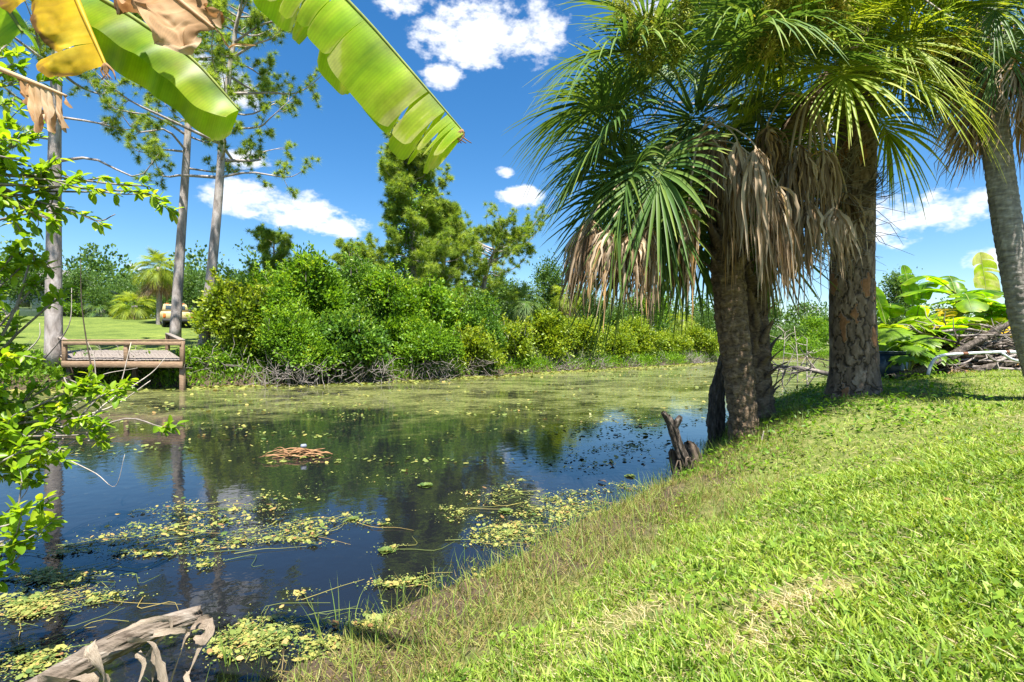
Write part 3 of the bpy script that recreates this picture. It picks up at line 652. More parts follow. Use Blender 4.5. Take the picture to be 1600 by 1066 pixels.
for k, (u, vt, Y, hw, lb, mt) in enumerate(rows):
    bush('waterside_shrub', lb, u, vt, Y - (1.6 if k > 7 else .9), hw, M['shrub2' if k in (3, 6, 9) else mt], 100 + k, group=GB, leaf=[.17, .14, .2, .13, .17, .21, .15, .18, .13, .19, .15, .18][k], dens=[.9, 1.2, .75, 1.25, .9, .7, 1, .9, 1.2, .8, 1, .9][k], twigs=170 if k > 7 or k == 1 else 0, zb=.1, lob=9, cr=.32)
for k, o_ in enumerate([o for o in col.objects if o.name.startswith('waterside_shrub')]):
    rng = np.random.default_rng(400 + k); x, y, z0 = o_.location; cr_ = [c for c in o_.children if c.name.startswith('crown')][0]; bb = np.array([v.co[:] for v in list(cr_.data.vertices)[::17]]); top = bb[bb[:, 2] > np.quantile(bb[:, 2], .80)]; b = MB(); mb = MB()
    for i in range(34):
        p = top[rng.integers(len(top))] + np.array(o_.location); L = rng.uniform(.25, .85); d = nrm(np.array([rng.normal(0, .35), rng.normal(-.1, .3), 1.])); q = spline([p - d * .3, p + d * L * .5, p + d * L + rng.normal(0, .06, 3)], 6); b.tube(q, np.linspace(.012, .004, 6), 3, cap=False)
        n = 26; t = rng.random(n); C = q[2] + (q[5] - q[2]) * t[:, None] + rng.normal(0, .03, (n, 3)); leafset(mb, C, nrm(rng.normal(0, .7, (n, 3)) + d * .6), rng.normal(0, .5, (n, 3)) + [0, 0, 1], rng.uniform(.10, .2, n), .08, np.clip(rng.normal(.7, .18, n), 0, 1))
    b.build('shoot_stems', M['twig'], o_)['kind'] = 'stuff'; mb.build('shoot_leaves', cr_.data.materials[0], o_)['kind'] = 'stuff'
rows = [(862, 488, 34.5, 38, 'rounded yellow-green bush beyond the tall thicket, by the first far palm'), (905, 500, 36.5, 38, 'low yellow-green bush right of the far sabal palms'), (952, 518, 40, 36, 'low bright bush further along the far bank, left of the dead fronds'),
        (1000, 500, 43, 34, 'bright bush on the far bank behind the hanging dead fronds'), (1045, 522, 47, 32, 'low bright bush left of the leaning palm trunk'), (1092, 517, 50, 30, 'low bright bush just left of the palm trunk, far off'), (1130, 520, 54, 28, 'far low bush that shows beside the palm trunk')]
for k, (u, vt, Y, hw, lb) in enumerate(rows):
    bush('bank_bush', lb, u, vt, Y - 1.6, hw, M['yshrub'], 130 + k, group='low bushes along the receding bank', leaf=.2, dens=.8, twigs=170, zb=.05, lob=7, cr=.4)
for k, (u, v, Y, w, h, lb) in enumerate([(848, 572, 32.0, 1.5, 1.1, 'grey dead twig mound at the water, right end of the thicket'), (905, 568, 34.5, 1.7, 1.3, 'wide grey dead shrub at the water below the low bushes'), (965, 566, 37.5, 1.4, 1.0, 'grey-brown dead shrub further right along the far bank'), (1070, 562, 45.0, 1.8, 1.2, 'farthest grey dead shrub left of the palm trunk')]):
    rng = np.random.default_rng(300 + k); x = (u - 800) / FP * Y; root = thing('dead_shrub', (x, Y, 0), lb, 'shrub', 'grey dead shrubs at the waterline'); b = MB()
    for i in range(420):
        d = nrm(rng.normal(0, 1, 3) * [1, .8, .6] + [0, 0, .55]); L = rng.uniform(.35, 1.05); p0 = np.array([x + rng.normal(0, .35) * w, Y + rng.normal(0, .3), .05 + abs(rng.normal(0, .12))]); e = p0 + d * L * np.array([w * .8, .7, h]); e[2] = max(e[2], .02)
        b.tube(np.array([p0, (p0 + e) / 2 + rng.normal(0, .1, 3), e]), [.016, .012, .005], 3, rng.uniform(.2, .9), cap=False)
    b.build('twig_mass', M['twig'], root)['kind'] = 'stuff'
# weeds along the far edge
rng = np.random.default_rng(9); mb = MB(); seg = FAR[2:11]
for a, b_ in zip(seg[:-1], seg[1:]):
    n = int(np.linalg.norm(b_ - a) * 420); t = rng.random(n)[:, None]; p = a + (b_ - a) * t; nr = nrm(np.array([-(b_ - a)[1], (b_ - a)[0]])); p = p + nr * rng.uniform(-.7, 2.0, (n, 1))
    z = H(p[:, 0], p[:, 1]); k = (z > -.03) & (z < .9); p = p[k]; z = z[k]; n = len(p); C = np.column_stack([p, z + .0]); off = rng.normal(0, .18, (n, 3)); off[:, 2] = np.abs(off[:, 2]) * 1.4; 
    leafset(mb, C + off, rng.normal(0, .6, (n, 3)) + np.array([0, -.3, .5]), rng.normal(0, .5, (n, 3)) + np.array([0, 0, 1.]), .17, .085, rng.uniform(0, .8, n))
    bladeset(mb, C, rng.normal(0, .3, (n, 3)) + np.array([0, 0, 1.]), rng.normal(0, .5, (n, 3)), rng.uniform(.2, .5, n), .022, rng.uniform(.2, .9, n))
tag(mb.build('bank_weeds', M['shrub']), 'low leafy weeds along the edge of the far bank', 'weeds', kind='stuff')

# ------------------------------------------------------------------ far bank: palms and trees further back
def small_palm(label, u, vb, vc, Y, seed, sc_=1.5, ng=34, nd=10, kind='green', r=.2, lean=0, grp='sabal palms on the far bank', skirt=.6):
    sc = sc_ * .62; rng = np.random.default_rng(seed); b0 = P(u - lean, vb, Y); b0[2] = min(b0[2], H1(b0[0], Y)); c = P(u, vc, Y)
    root = thing('sabal_palm', b0, label, 'palm', grp); b = MB(); n = 16
    pts = spline([b0 - np.array([0, 0, .2]), (b0 + c) / 2 + np.array([.05, 0, 0]), c], n); b.tube(pts, np.linspace(r * 1.15, r, n) * (1 + .06 * np.sin(np.arange(n) * 2.5)), 10, np.linspace(.4, .6, n)); b.build('trunk', M['greypalm'], root, True)
    palm_crown(root, c, rng, ng, nd, sc, kind, -45, 80, drop=skirt); return root
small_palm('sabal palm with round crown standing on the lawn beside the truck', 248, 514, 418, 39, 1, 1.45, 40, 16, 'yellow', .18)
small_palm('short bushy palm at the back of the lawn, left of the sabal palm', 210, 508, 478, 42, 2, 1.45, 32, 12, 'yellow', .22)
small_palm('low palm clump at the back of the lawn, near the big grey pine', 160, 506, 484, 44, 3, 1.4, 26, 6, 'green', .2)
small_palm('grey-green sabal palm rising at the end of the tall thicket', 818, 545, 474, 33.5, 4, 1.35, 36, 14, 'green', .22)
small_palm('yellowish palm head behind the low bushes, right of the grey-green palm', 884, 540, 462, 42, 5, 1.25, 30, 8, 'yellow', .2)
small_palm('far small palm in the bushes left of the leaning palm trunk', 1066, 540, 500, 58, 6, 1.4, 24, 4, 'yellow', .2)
rows = [(70, 418, 52, 45, 'dark oak behind the grey pine by the house'), (135, 424, 44.5, 48, 'spreading dark tree at the back of the lawn, behind the low palms'), (200, 432, 58, 45, 'dark round tree behind the short bushy palm'),
        (300, 425, 48, 30, 'dark tree behind the parked truck'), (28, 395, 42, 34, 'dark tree crown over the house roof at the far left'), (340, 440, 46, 30, 'dark tree behind the leaning bare pine'), (390, 452, 40, 30, 'shaded tree between the leaning pine and the bright bushes')]
for k, (u, vt, Y, hw, lb) in enumerate(rows):
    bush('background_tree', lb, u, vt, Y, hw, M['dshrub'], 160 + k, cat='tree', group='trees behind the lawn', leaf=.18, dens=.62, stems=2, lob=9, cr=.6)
rows = [(105, 476, 43, 26, 'pale green bush at the back of the lawn beside the house'), (185, 476, 47, 28, 'leafy bush behind the short palms on the lawn'), (268, 486, 44, 18, 'small bush behind the sabal palm trunk'), (336, 478, 37, 18, 'leafy bush right of the parked truck')]
for k, (u, vt, Y, hw, lb) in enumerate(rows):
    bush('garden_bush', lb, u, vt, Y, hw, M['shrub'], 170 + k, group='bushes behind the lawn', leaf=.2, dens=.5, lob=6, cr=.45)
rows = [(860, 402, 46, 26, 'dark upright tree beyond the far sabal palms', 'dshrub'), (800, 440, 44, 24, 'dark tree behind the flat-topped pine', 'dshrub'), (915, 452, 55, 30, 'dark tree behind the hanging fronds at the palm\'s left edge', 'dshrub'), (1012, 452, 62, 34, 'bushy mid-green tree framed below the palm\'s dead fronds', 'shrub'),
        (1095, 486, 64, 26, 'dark tree just left of the palm trunk on the far bank', 'dshrub'), (965, 478, 60, 26, 'low dark tree behind the low bright bushes', 'dshrub')]
for k, (u, vt, Y, hw, lb, mt) in enumerate(rows):
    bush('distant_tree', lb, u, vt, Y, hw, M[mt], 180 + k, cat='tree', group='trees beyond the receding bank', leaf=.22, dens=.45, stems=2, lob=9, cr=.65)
rows = [(1205, 520, 68, 24, 'far grey-green tree right of the palm trunk'), (1237, 508, 72, 26, 'far dark tree midway between palm and pine trunks'), (1278, 494, 66, 26, 'round far tree beside the big pine trunk'), (1262, 530, 62, 26, 'low bright bush at the end of the canal'), (1165, 525, 66, 22, 'far low tree behind the palm trunk'),
        (1400, 418, 30, 22, 'feathery tree top behind the banana plants'), (1215, 540, 64, 18, 'low far bush at the end of the canal')]
for k, (u, vt, Y, hw, lb) in enumerate(rows):
    bush('canal_end_tree', lb, u, vt, Y, hw, M['shrub' if k in (2, 3, 6) else 'dshrub'], 190 + k, cat='tree', group='trees at the canal end', leaf=.22 if k != 5 else .14, dens=.45 if k != 5 else .6, stems=2, lob=8, cr=.6 if k != 5 else .35)
# a far wood that closes the gaps behind everything
rng = np.random.default_rng(4); mb = MB()
for (x0, y0, x1, y1, h0) in [(-80, 62, -20, 74, 9.5), (-20, 74, 40, 92, 8), (40, 92, 120, 90, 8), (-110, 40, -78, 62, 9)]:
    n = 26
    for i in range(n):
        f = i / n; x, y = x0 + (x1 - x0) * f, y0 + (y1 - y0) * f; h = h0 * rng.uniform(.65, 1.05); z = H1(x, y)
        leaf_cloud(mb, rng, [(x + rng.normal(0, 1), y + rng.normal(0, 2), z + h * .5, 2.8, 2.5, h * .52), (x + rng.normal(0, 2), y, z + h * .35, 3, 2.5, h * .4)], 46, 22, .8, .5, .34)
tag(mb.build('far_wood', M['dshrub']), 'far dark wood closing the view behind everything', 'wood', kind='stuff')

# ------------------------------------------------------------------ house, truck, dock
hx = P(68, 497, 46); hz = H1(hx[0], 46) - .1; root = thing('house', (hx[0], 46, hz), 'grey-blue house with a white corner post, half hidden by leaves', 'house')
M['house'] = plain_mat('grey blue siding', (.36, .42, .47), .8); M['white'] = plain_mat('white paint', (.78, .78, .76), .6, dirt=.12); M['roof'] = plain_mat('grey shingles', (.16, .15, .15), .9)
M['pane'] = plain_mat('dark window glass', (.03, .04, .05), .1, dirt=.1)
x0 = hx[0] - 9
MB().box((x0 + 4.5, 50, hz + 1.5), (9.0, 7, 3.0)).build('wall', M['house'], root)
MB().box((hx[0] + .1, 46.4, hz + 1.55), (.42, .42, 3.1)).build('corner_post', M['white'], root)
mb = MB(); mb.add([(x0 - .6, 45.8, hz + 3.05), (hx[0] + .9, 45.8, hz + 3.05), (hx[0] + .9, 54, hz + 3.05), (x0 - .6, 54, hz + 3.05), (x0 - .6, 50, hz + 5), (hx[0] - 1.5, 50, hz + 5)], [[[0, 1, 5, 4], [2, 3, 4, 5], [3, 2, 1, 0]], [[1, 2, 5], [3, 0, 4]]]); rf = mb.build('roof', M['roof'], root)
MB().box(((x0 + hx[0]) / 2 + .1, 45.75, hz + 2.98), (10.3, .08, .22)).build('fascia', M['white'], rf)
w_ = MB().box((hx[0] - 2.2, 46.47, hz + 1.6), (1.4, .06, 1.1)).build('window', M['white'], root); MB().box((hx[0] - 2.2, 46.42, hz + 1.6), (1.2, .04, .9)).build('pane', M['pane'], w_)

def R3(z): c, s = math.cos(z), math.sin(z); return np.array([[c, -s, 0], [s, c, 0], [0, 0, 1]])
TY = 37.0; tp = P(279, 512, TY); tz = H1(tp[0], TY); root = thing('pickup_truck', (tp[0], TY, tz), 'old cream pickup truck parked on the lawn, seen from behind', 'truck')
M['cream'] = plain_mat('cream truck paint', (.50, .39, .20), .4, dirt=.15); M['black'] = plain_mat('black rubber', (.02, .02, .02), .7); M['chrome'] = plain_mat('dull steel', (.4, .4, .4), .35, .8); M['lamp'] = plain_mat('orange red lamp', (.75, .16, .03), .3); M['truckglass'] = plain_mat('dark truck glass', (.05, .07, .09), .08, dirt=.1)
RT = R3(.66); O = np.array([tp[0], TY, tz])
def tb(nm, c, s, mat, par=None, b=.05): return MB().cbox(O + RT @ np.array(c), s, b, RT).build(nm, mat, par or root)
bd = tb('bed', (0, 1.15, .82), (1.9, 2.3, .62), M['cream'], b=.07)
tb('tailgate', (0, -.03, .86), (1.5, .07, .48), M['cream'], b=.02); tb('bumper', (0, -.16, .52), (1.96, .18, .2), M['black'], b=.03)
tb('cab', (0, 3.2, .92), (1.88, 1.8, .82), M['cream'], b=.1); cb = MB()
vv = [(-.86, 2.35, 1.28), (.86, 2.35, 1.28), (.86, 4.0, 1.28), (-.86, 4.0, 1.28), (-.72, 2.5, 1.86), (.72, 2.5, 1.86), (.72, 3.6, 1.86), (-.72, 3.6, 1.86)]
cb.add(np.array(vv) @ RT.T + O, [[0, 3, 2, 1], [4, 5, 6, 7], [0, 1, 5, 4], [1, 2, 6, 5], [2, 3, 7, 6], [3, 0, 4, 7]]); cabr = cb.build('cab_roof', M['cream'], root)
tb('rear_window', (0, 2.40, 1.56), (1.26, .03, .36), M['truckglass'], b=.01)
tb('hood', (0, 4.75, .88), (1.84, 1.5, .62), M['cream'], b=.12)
for sx in (-1, 1):
    tb('tail_lamp', (sx * .86, -.02, .86), (.16, .06, .34), M['lamp'], b=.02); tb('roof_marker', (sx * .5, 2.6, 1.9), (.2, .1, .07), M['lamp'], b=.02)
    tb('mirror', (sx * 1.06, 3.7, 1.42), (.2, .06, .26), M['black'], b=.02)
    for yy_ in (.95, 4.6):
        c = O + RT @ np.array((sx * .82, yy_, .36)); ax = RT @ np.array((1., 0, 0)); wh = thing('x', (0, 0, 0), None, None); bpy.data.objects.remove(wh)
        t_w = MB().tube(np.array([c - ax * .11, c - ax * .09, c + ax * .09, c + ax * .11]), [.30, .36, .36, .30], 20).build('wheel', M['black'], root, False)
        MB().tube(np.array([c - ax * .118, c + ax * .118]), .19, 14).build('rim', M['chrome'], t_w)

# dock: boards run away from the water, the old deck sags towards it
F0, F1 = P(101, 562, 18.6), P(285, 563, 18.2); B0, B1 = P(86, 548, 21.3), P(262, 548, 21.3)
root = thing('wooden_dock', (F0 + F1) / 2 * np.array([1, 1, 0]), 'small weathered wooden dock with low railings over the far water', 'dock')
rng = np.random.default_rng(3); nb = 30; pw = np.linalg.norm(F1 - F0) / nb
pm = MB().cbox((0, 0, 0), (1, pw * .9, .045), .006).mesh('plank'); pm.materials.append(M['deck'])
for i in range(nb):
    f = (i + .5) / nb; a = F0 + (F1 - F0) * f; b_ = B0 + (B1 - B0) * f; d = b_ - a; L = np.linalg.norm(d)
    Mx = frame(d, (0, 0, 1)); Mx.translation = Vector((a + b_) / 2 - np.array(root.location)) + Vector((0, 0, rng.normal(0, .006))); place('plank', pm, root, Mx @ Matrix.Diagonal((L * rng.uniform(.985, 1.01), 1, 1, 1)))
def beam(nm, a, b_, w, h, mat, par=None, up=(0, 0, 1)):
    a = np.asarray(a, float); b_ = np.asarray(b_, float); Mx = np.array(frame(b_ - a, up).to_3x3()); return MB().cbox((a + b_) / 2, (np.linalg.norm(b_ - a), w, h), .01, Mx, rng.random()).build(nm, mat, par or root)
zz = np.array([0, 0, 1.]); RH = .68
beam('fascia_beam', F0 - zz * .16 + [-.05, -.06, 0], F1 - zz * .16 + [.05, -.06, 0], .06, .22, M['timber']); beam('side_beam', F0 - zz * .16, B0 - zz * .16, .06, .2, M['timber']); beam('side_beam', F1 - zz * .16, B1 - zz * .16, .06, .2, M['timber'])
beam('back_beam', B0 - zz * .16, B1 - zz * .16, .06, .2, M['timber'])
for f, g_ in ((0, 0), (.53, 0), (1, 0), (0, 1), (1, 1)):
    p = (F0 + (F1 - F0) * f) * (1 - g_) + (B0 + (B1 - B0) * f) * g_; bot = p - zz * .3
    MB().cbox((p + zz * RH / 2 - zz * .05), (.14, .12, RH + .1), .012, t=rng.random()).build('railing_post', M['timber'], root)
beam('handrail', F0 + zz * (RH + .03), F1 + zz * (RH + .03), .20, .05, M['timber']); beam('rail_board', F0 + zz * (RH - .08) + [0, -.075, 0], F1 + zz * (RH - .08) + [0, -.075, 0], .03, .14, M['timber'])
beam('handrail', F0 + zz * (RH + .035), B0 + zz * (RH + .035), .18, .05, M['deck']); beam('handrail', F1 + zz * (RH + .035), B1 + zz * (RH + .035), .18, .05, M['deck'])
beam('rail_board', F1 + zz * (RH - .1) + [.08, 0, 0], B1 + zz * (RH - .1) + [.08, 0, 0], .03, .18, M['timber'])
for p, mt in ((F0 + [.1, .1, 0], 'darkwood'), (F1 + [-.06, .1, 0], 'timber'), ((F0 + F1) / 2 + [0, .6, 0], 'darkwood'), (B0, 'darkwood'), (B1, 'darkwood')):
    zb = min(-.4, 0); MB().cbox((p[0], p[1], (p[2] - .27 + zb) / 2), (.15, .15, p[2] - .27 - zb), .012).build('pile', M[mt], root)
bk = P(97, 556, 20.0); bz = F0[2] + (B0[2] - F0[2]) * .5 + .03
root = thing('bucket', (bk[0], bk[1], bz), 'white plastic bucket on the dock beside the corner post', 'bucket')
b = MB(); b.tube([(bk[0], bk[1], bz), (bk[0], bk[1], bz + .02), (bk[0], bk[1], bz + .36), (bk[0], bk[1], bz + .38)], [.14, .145, .165, .175], 18); b.build('body', M['white'], root); th = np.linspace(0, np.pi, 9); MB().tube(np.column_stack([bk[0] + .17 * np.cos(th), np.full(9, bk[1] - .05), bz + .34 - .12 * np.sin(th)]), .006, 4).build('handle', M['chrome'], root)
# dark brush under the dock
for k, (u, vt, Y, hw, lb) in enumerate([(150, 578, 19.9, 34, 'dark brush in the shade under the dock'), (230, 576, 20.2, 36, 'dark brush under the right half of the dock'), (318, 545, 20.6, 34, 'low green weeds right of the dock'), (365, 548, 20.8, 34, 'low weeds at the foot of the leaning pine'), (40, 560, 19.5, 34, 'low brush at the water left of the dock')]):
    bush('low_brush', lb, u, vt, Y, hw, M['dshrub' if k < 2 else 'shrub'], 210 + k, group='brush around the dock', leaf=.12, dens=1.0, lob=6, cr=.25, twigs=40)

# ------------------------------------------------------------------ near bank: the palm group
rng = np.random.default_rng(21)
def ringtrunk(k1, amp, ring, ramp, dark=.0):
    def fn(TH, S, R0):
        n1_ = cyl_noise(TH, S, k1, 3.0); n2_ = cyl_noise(TH, S, k1 * 3.5, 12.0)
        rg = np.sin((S + .05 * (n1_ - .5) * 4 + .02 * np.sin(TH * 2)) * ring); rg = np.sign(rg) * np.abs(rg) ** .6
        n3_ = cyl_noise(TH, S, k1 * 5, 40.0)
        return amp * (n1_ - .5) * 2 + amp * .9 * (n2_ - .5) * 2 + amp * .8 * (n3_ - .5) + ramp * rg, np.clip(.45 + (n1_ - .5) * 1.2 + .22 * rg + (n2_ - .5) * .9 - dark, 0, 1)
    return fn
bootm = MB(); 
G = []                                    # a split leaf base: widens at the foot, tapers up and out
for s, w, o, th in ((0, .085, 0, .03), (.3, .075, .025, .03), (.6, .05, .07, .024), (.85, .036, .13, .018), (1, .028, .17, .008)):
    z = s * .34; G.append([(-w, o, z), (0, o + th, z), (w, o, z), (0, o - .012, z)])
bootm.grid(np.array(G), .5, None, True); bootm.add([(x, y, z) for x, y, z in G[-1]], [[0, 1, 2, 3]]); BOOT = bootm.mesh('boot'); BOOT.materials.append(M['boot'])
def boots(root, path, rf, s0, s1, n, rng, sc=1.0):
    pts = spline(path, 80); base = np.array(root.location)
    for i in range(n):
        s = s0 + (s1 - s0) * (i + rng.random() * .5) / n; k = int(s * 79); p = pts[k]; a = i * 2.4 + rng.uniform(-.2, .2); r = rf(s)
        o = Vector((math.cos(a), math.sin(a), 0)); Mx = Matrix.Translation(Vector(p - base) + o * r) @ Matrix.Rotation(a - math.pi / 2 , 4, 'Z') @ Matrix.Rotation(rng.uniform(-.35, .05), 4, 'X') @ Matrix.Rotation(rng.uniform(-.3, .3), 4, 'Y') @ Matrix.Diagonal((sc * rng.uniform(.8, 1.3), sc * rng.uniform(.6, 1.2), sc * rng.uniform(.6, 1.15), 1))
        place('boot', BOOT, root, Mx)
c1 = P(1088, 180, 6.45)
path1 = [P(1163, 700, 6.6), P(1160, 640, 6.6), P(1146, 520, 6.6), P(1138, 430, 6.6), P(1130, 330, 6.6), P(1094, 212, 6.45)]
root1 = thing('sabal_palm', P(1163, 685, 6.6), 'big sabal palm with brown ringed trunk at the water, dead fronds hanging', 'palm', 'palms on the near bank')
L1 = 4.2
barktube(path1, lambda s: np.interp(s, [0, .15, .5, 1.2, 2.2, 2.8, 4.3], [.20, .18, .172, .182, .19, .165, .15]), 96, 280, rng, ringtrunk(3.0, .026, 40, .007)).build('trunk', M['palmbark'], root1, True)
boots(root1, path1, lambda s: .165, .60, .95, 46, rng, .9)
palm_crown(root1, c1, rng, 60, 0, 1.18, 'green', -66, 82, skip=(-122, 20, 30))
for k, (u, v, du, dv, t) in enumerate([(1020, 130, -.1, 1, .25), (1050, 110, .1, 1, .3), (1195, 110, .05, 1, .8), (1000, 110, -.3, 1, .3)]):
    flower_spray(root1, P(u, v, 5.5), np.array([du, -.2, dv]), rng, .85, 70, t)
c2 = P(1292, 92, 6.4)
path2 = [P(1186, 650, 7.35), P(1184, 560, 7.35), P(1180, 430, 7.3), P(1192, 320, 7.1), P(1240, 200, 6.8), P(1300, 120, 6.55)]
root2 = thing('sabal_palm', P(1186, 642, 7.35), 'second sabal palm with rough scaly trunk just behind the big one', 'palm', 'palms on the near bank')
barktube(path2, lambda s: np.interp(s, [0, .3, 1, 4.6], [.22, .18, .165, .12]), 40, 150, rng, ringtrunk(3.0, .03, 30, .008, .12)).build('trunk', M['palmbark'], root2, True)
boots(root2, path2, lambda s: .15, .06, .72, 84, rng, .85)
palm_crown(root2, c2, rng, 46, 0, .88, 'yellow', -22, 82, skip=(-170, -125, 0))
for u, v, du, t in ((1300, 60, -.1, .8), (1395, 110, .8, .75), (1250, 60, -.4, .6)): flower_spray(root2, P(u, v + 20, 5.5), np.array([du, -.3, .7]), rng, .8, 70, t)
# old skirt and dry tangle between the palms
root = thing('dead_vine_tangle', P(1270, 330, 6.9), 'dry grey vine tangle hanging between the palm crown and the pine', 'vine')
mb = MB(); tangle(mb, rng, P(1265, 310, 6.85), (.65, .3, .85), 420, .75, .006, -.25); o = mb.build('strand_tangle', M['twig'], root); o['kind'] = 'stuff'
mb = MB()
for i in range(26):
    a = P(1345, 300, 6.7); d = nrm(np.array([rng.uniform(.2, 1), -.3, rng.uniform(-.4, .7)])); l = rng.uniform(.2, .55); mb.tube(spline([a, a + d * l * .6, a + d * l + np.array([0, 0, .16])], 6), np.linspace(.007, .002, 6), 4, cap=False)
mb.build('twig_spray', M['darkwood'], root)
def hanging_frond(root, start, hang, L, wid, rng, t=.5, nseg=30, hue=0, lean=(0, 0)):
    mb = MB(); start, hang = np.asarray(start, float), np.asarray(hang, float); pk = (start + hang) / 2 + np.array([0, 0, .18])
    pt = spline([start, pk, hang, hang + np.array([lean[0] * .1, lean[1] * .1, -.22])], 14); mb.tube(pt, np.linspace(.024, .010, 14), 5, .7, flat=.5)
    for i in range(nseg):
        f = (i + .5) / nseg * 2 - 1; k = 13 - (1 - abs(f)) * 3.5 * rng.random() * 0 - abs(f) * 3; b = pt[int(k)]
        l = 1.05 * L * rng.uniform(.45, 1.12) * (1 - .18 * abs(f)); a = f * 1.35 + rng.normal(0, .3); o = np.array([math.sin(a) * wid * rng.uniform(.4, 1.1), -math.cos(a) * wid * .55 + rng.normal(0, .03), 0])
        ts = np.linspace(0, 1, 8); sw = 1 - np.exp(-ts * 3.2); ph = rng.uniform(0, 6.28)
        c = b + o * (sw * (1 - .28 * ts ** 2))[:, None] + np.array([lean[0], lean[1], -1.]) * (l * (ts * .55 + .45 * ts ** 1.5))[:, None] + np.cumsum(rng.normal(0, .016, (8, 3)) * [1, 1, .2], 0)
        T = nrm(np.gradient(c, axis=0)); aa = ph + np.cumsum(rng.normal(0, .28, 8)); e1 = nrm(np.cross(T, [0, 1., .1])); e2 = np.cross(T, e1); S = e1 * np.cos(aa)[:, None] + e2 * np.sin(aa)[:, None]; U = np.cross(S, T)
        wd = (np.array([.5, .9, 1, 1, .9, .7, .4, .06]) * .034 * rng.uniform(.5, 1.25))[:, None]
        tt_ = np.clip(t + rng.normal(-.04, .26) + np.array([.1, .05, 0, 0, 0, -.03, -.08, -.15]), 0, .86)
        if rng.random() < hue: tt_ = tt_ * 0 + rng.uniform(.93, 1)
        mb.grid(np.stack([c - S * wd * .5 + U * wd * .22, c, c + S * wd * .5 + U * wd * .22], 1), np.repeat(tt_[:, None], 3, 1))
    return mb.build('dead_frond', M['deadpalm'], root)
for (u, v, Y, L, wd, t, hu, ln) in [(955, 345, 5.5, .9, .22, .58, .14, (-.12, 0)), (990, 350, 5.5, .85, .2, .66, .05, (.02, 0)), (915, 345, 6.3, 1.0, .2, .45, .05, (-.2, 0)), (970, 330, 6.6, 1.1, .2, .4, .05, (-.05, 0)), (1078, 300, 5.7, 1.2, .13, .55, .45, (-.02, 0)), (1060, 330, 6.9, 1.2, .16, .3, .1, (-.05, 0)),
                                     (1150, 215, 5.75, 1.3, .15, .62, .08, (0, 0)), (1178, 225, 5.5, 1.25, .18, .70, .03, (.05, 0)), (1210, 280, 5.6, 1.2, .2, .66, .03, (.08, 0)), (1225, 300, 6.5, 1.3, .2, .5, .05, (.06, 0)), (1195, 330, 6.7, 1.2, .18, .35, .08, (.0, 0)), (1120, 200, 6.3, 1.0, .16, .3, .2, (0, 0)), (1010, 300, 7.0, 1.1, .2, .35, .05, (-.1, 0)), (930, 330, 5.7, 1.0, .2, .5, .08, (-.15, 0)), (1015, 340, 5.6, .95, .18, .6, .06, (.0, 0)), (1140, 270, 6.0, 1.2, .18, .45, .15, (0, 0)), (1195, 310, 5.8, 1.1, .2, .6, .04, (.06, 0))]:
    hanging_frond(root1, c1 + np.array([0, -.1, -.35]) + rng.normal(0, .06, 3), P(u, v, Y), L, wd, rng, t, 52, hu, ln)
for (u, v, Y, L, wd, t, hu, ln) in [(1262, 300, 5.9, .9, .2, .5, .02, (.0, 0)), (1300, 310, 5.9, .75, .2, .66, .02, (.15, 0)), (1235, 240, 6.0, 1.2, .2, .42, .05, (-.05, 0)), (1250, 215, 5.9, .85, .2, .35, .06, (.02, 0)), (1285, 225, 6.0, .8, .2, .45, .04, (.04, 0)), (1200, 190, 6.2, .7, .25, .3, .1, (0, 0)), (1320, 290, 6.7, .8, .2, .35, .05, (.12, 0)), (1275, 240, 6.9, 1.1, .25, .2, .05, (0, 0))]:
    hanging_frond(root2, c2 + np.array([-.25, 0, -.5]) + rng.normal(0, .06, 3), P(u, v, Y), L, wd, rng, t, 52, hu, ln)

# broken trunk, stump and log at the water's edge
def broken(name, label, path, rad, mat, seed, jag=.12, cat='tree stump', n=26):
    rng = np.random.default_rng(seed); root = thing(name, path[0], label, cat)
    def fn(TH, S, R0):
        q = cyl_noise(TH, S, 3.5, 1.2); e = S.max() - S
        return (q - .5) * .9 * R0 + (cyl_noise(TH, S, 9, 3) - .5) * .5 * R0 - np.clip(1 - e / .3, 0, 1) * R0 * .75 * (np.sin(TH * 3 + seed) * .5 + .5), q
    b = rough_wood(path, rad, seed, 44, 70, .4, .16); b.build('trunk', mat, root, True); return root
broken('broken_trunk', 'broken grey palm trunk standing left of the big palm', [P(1118, 720, 7.9), P(1119, 676, 7.9), P(1121, 620, 7.9), P(1129, 575, 7.9), P(1133, 548, 7.9)], lambda s: np.interp(s, [0, .9, 1.3, 1.8], [.14, .12, .105, .06]), M['stump'], 31)
sroot = broken('driftwood_stump', 'forked weathered stump jutting from the bank at the water', [P(1082, 752, 5.9), P(1070, 722, 5.9), P(1058, 690, 5.88), P(1048, 660, 5.85), P(1045, 648, 5.85)], lambda s: np.interp(s, [0, .3, .6, .85], [.085, .066, .054, .04]), M['stump'], 32)
rough_wood([P(1054, 676, 5.86), P(1046, 660, 5.84), P(1036, 643, 5.8)], lambda s: np.interp(s, [0, .3], [.05, .03]), 5, 20, 24, .4, .05).build('branch_stub', M['stump'], sroot, True)
rough_wood([P(1052, 672, 5.86), P(1058, 660, 5.84), P(1064, 650, 5.84)], lambda s: np.interp(s, [0, .2], [.045, .025]), 6, 20, 24, .4, .05).build('branch_stub', M['stump'], sroot, True)
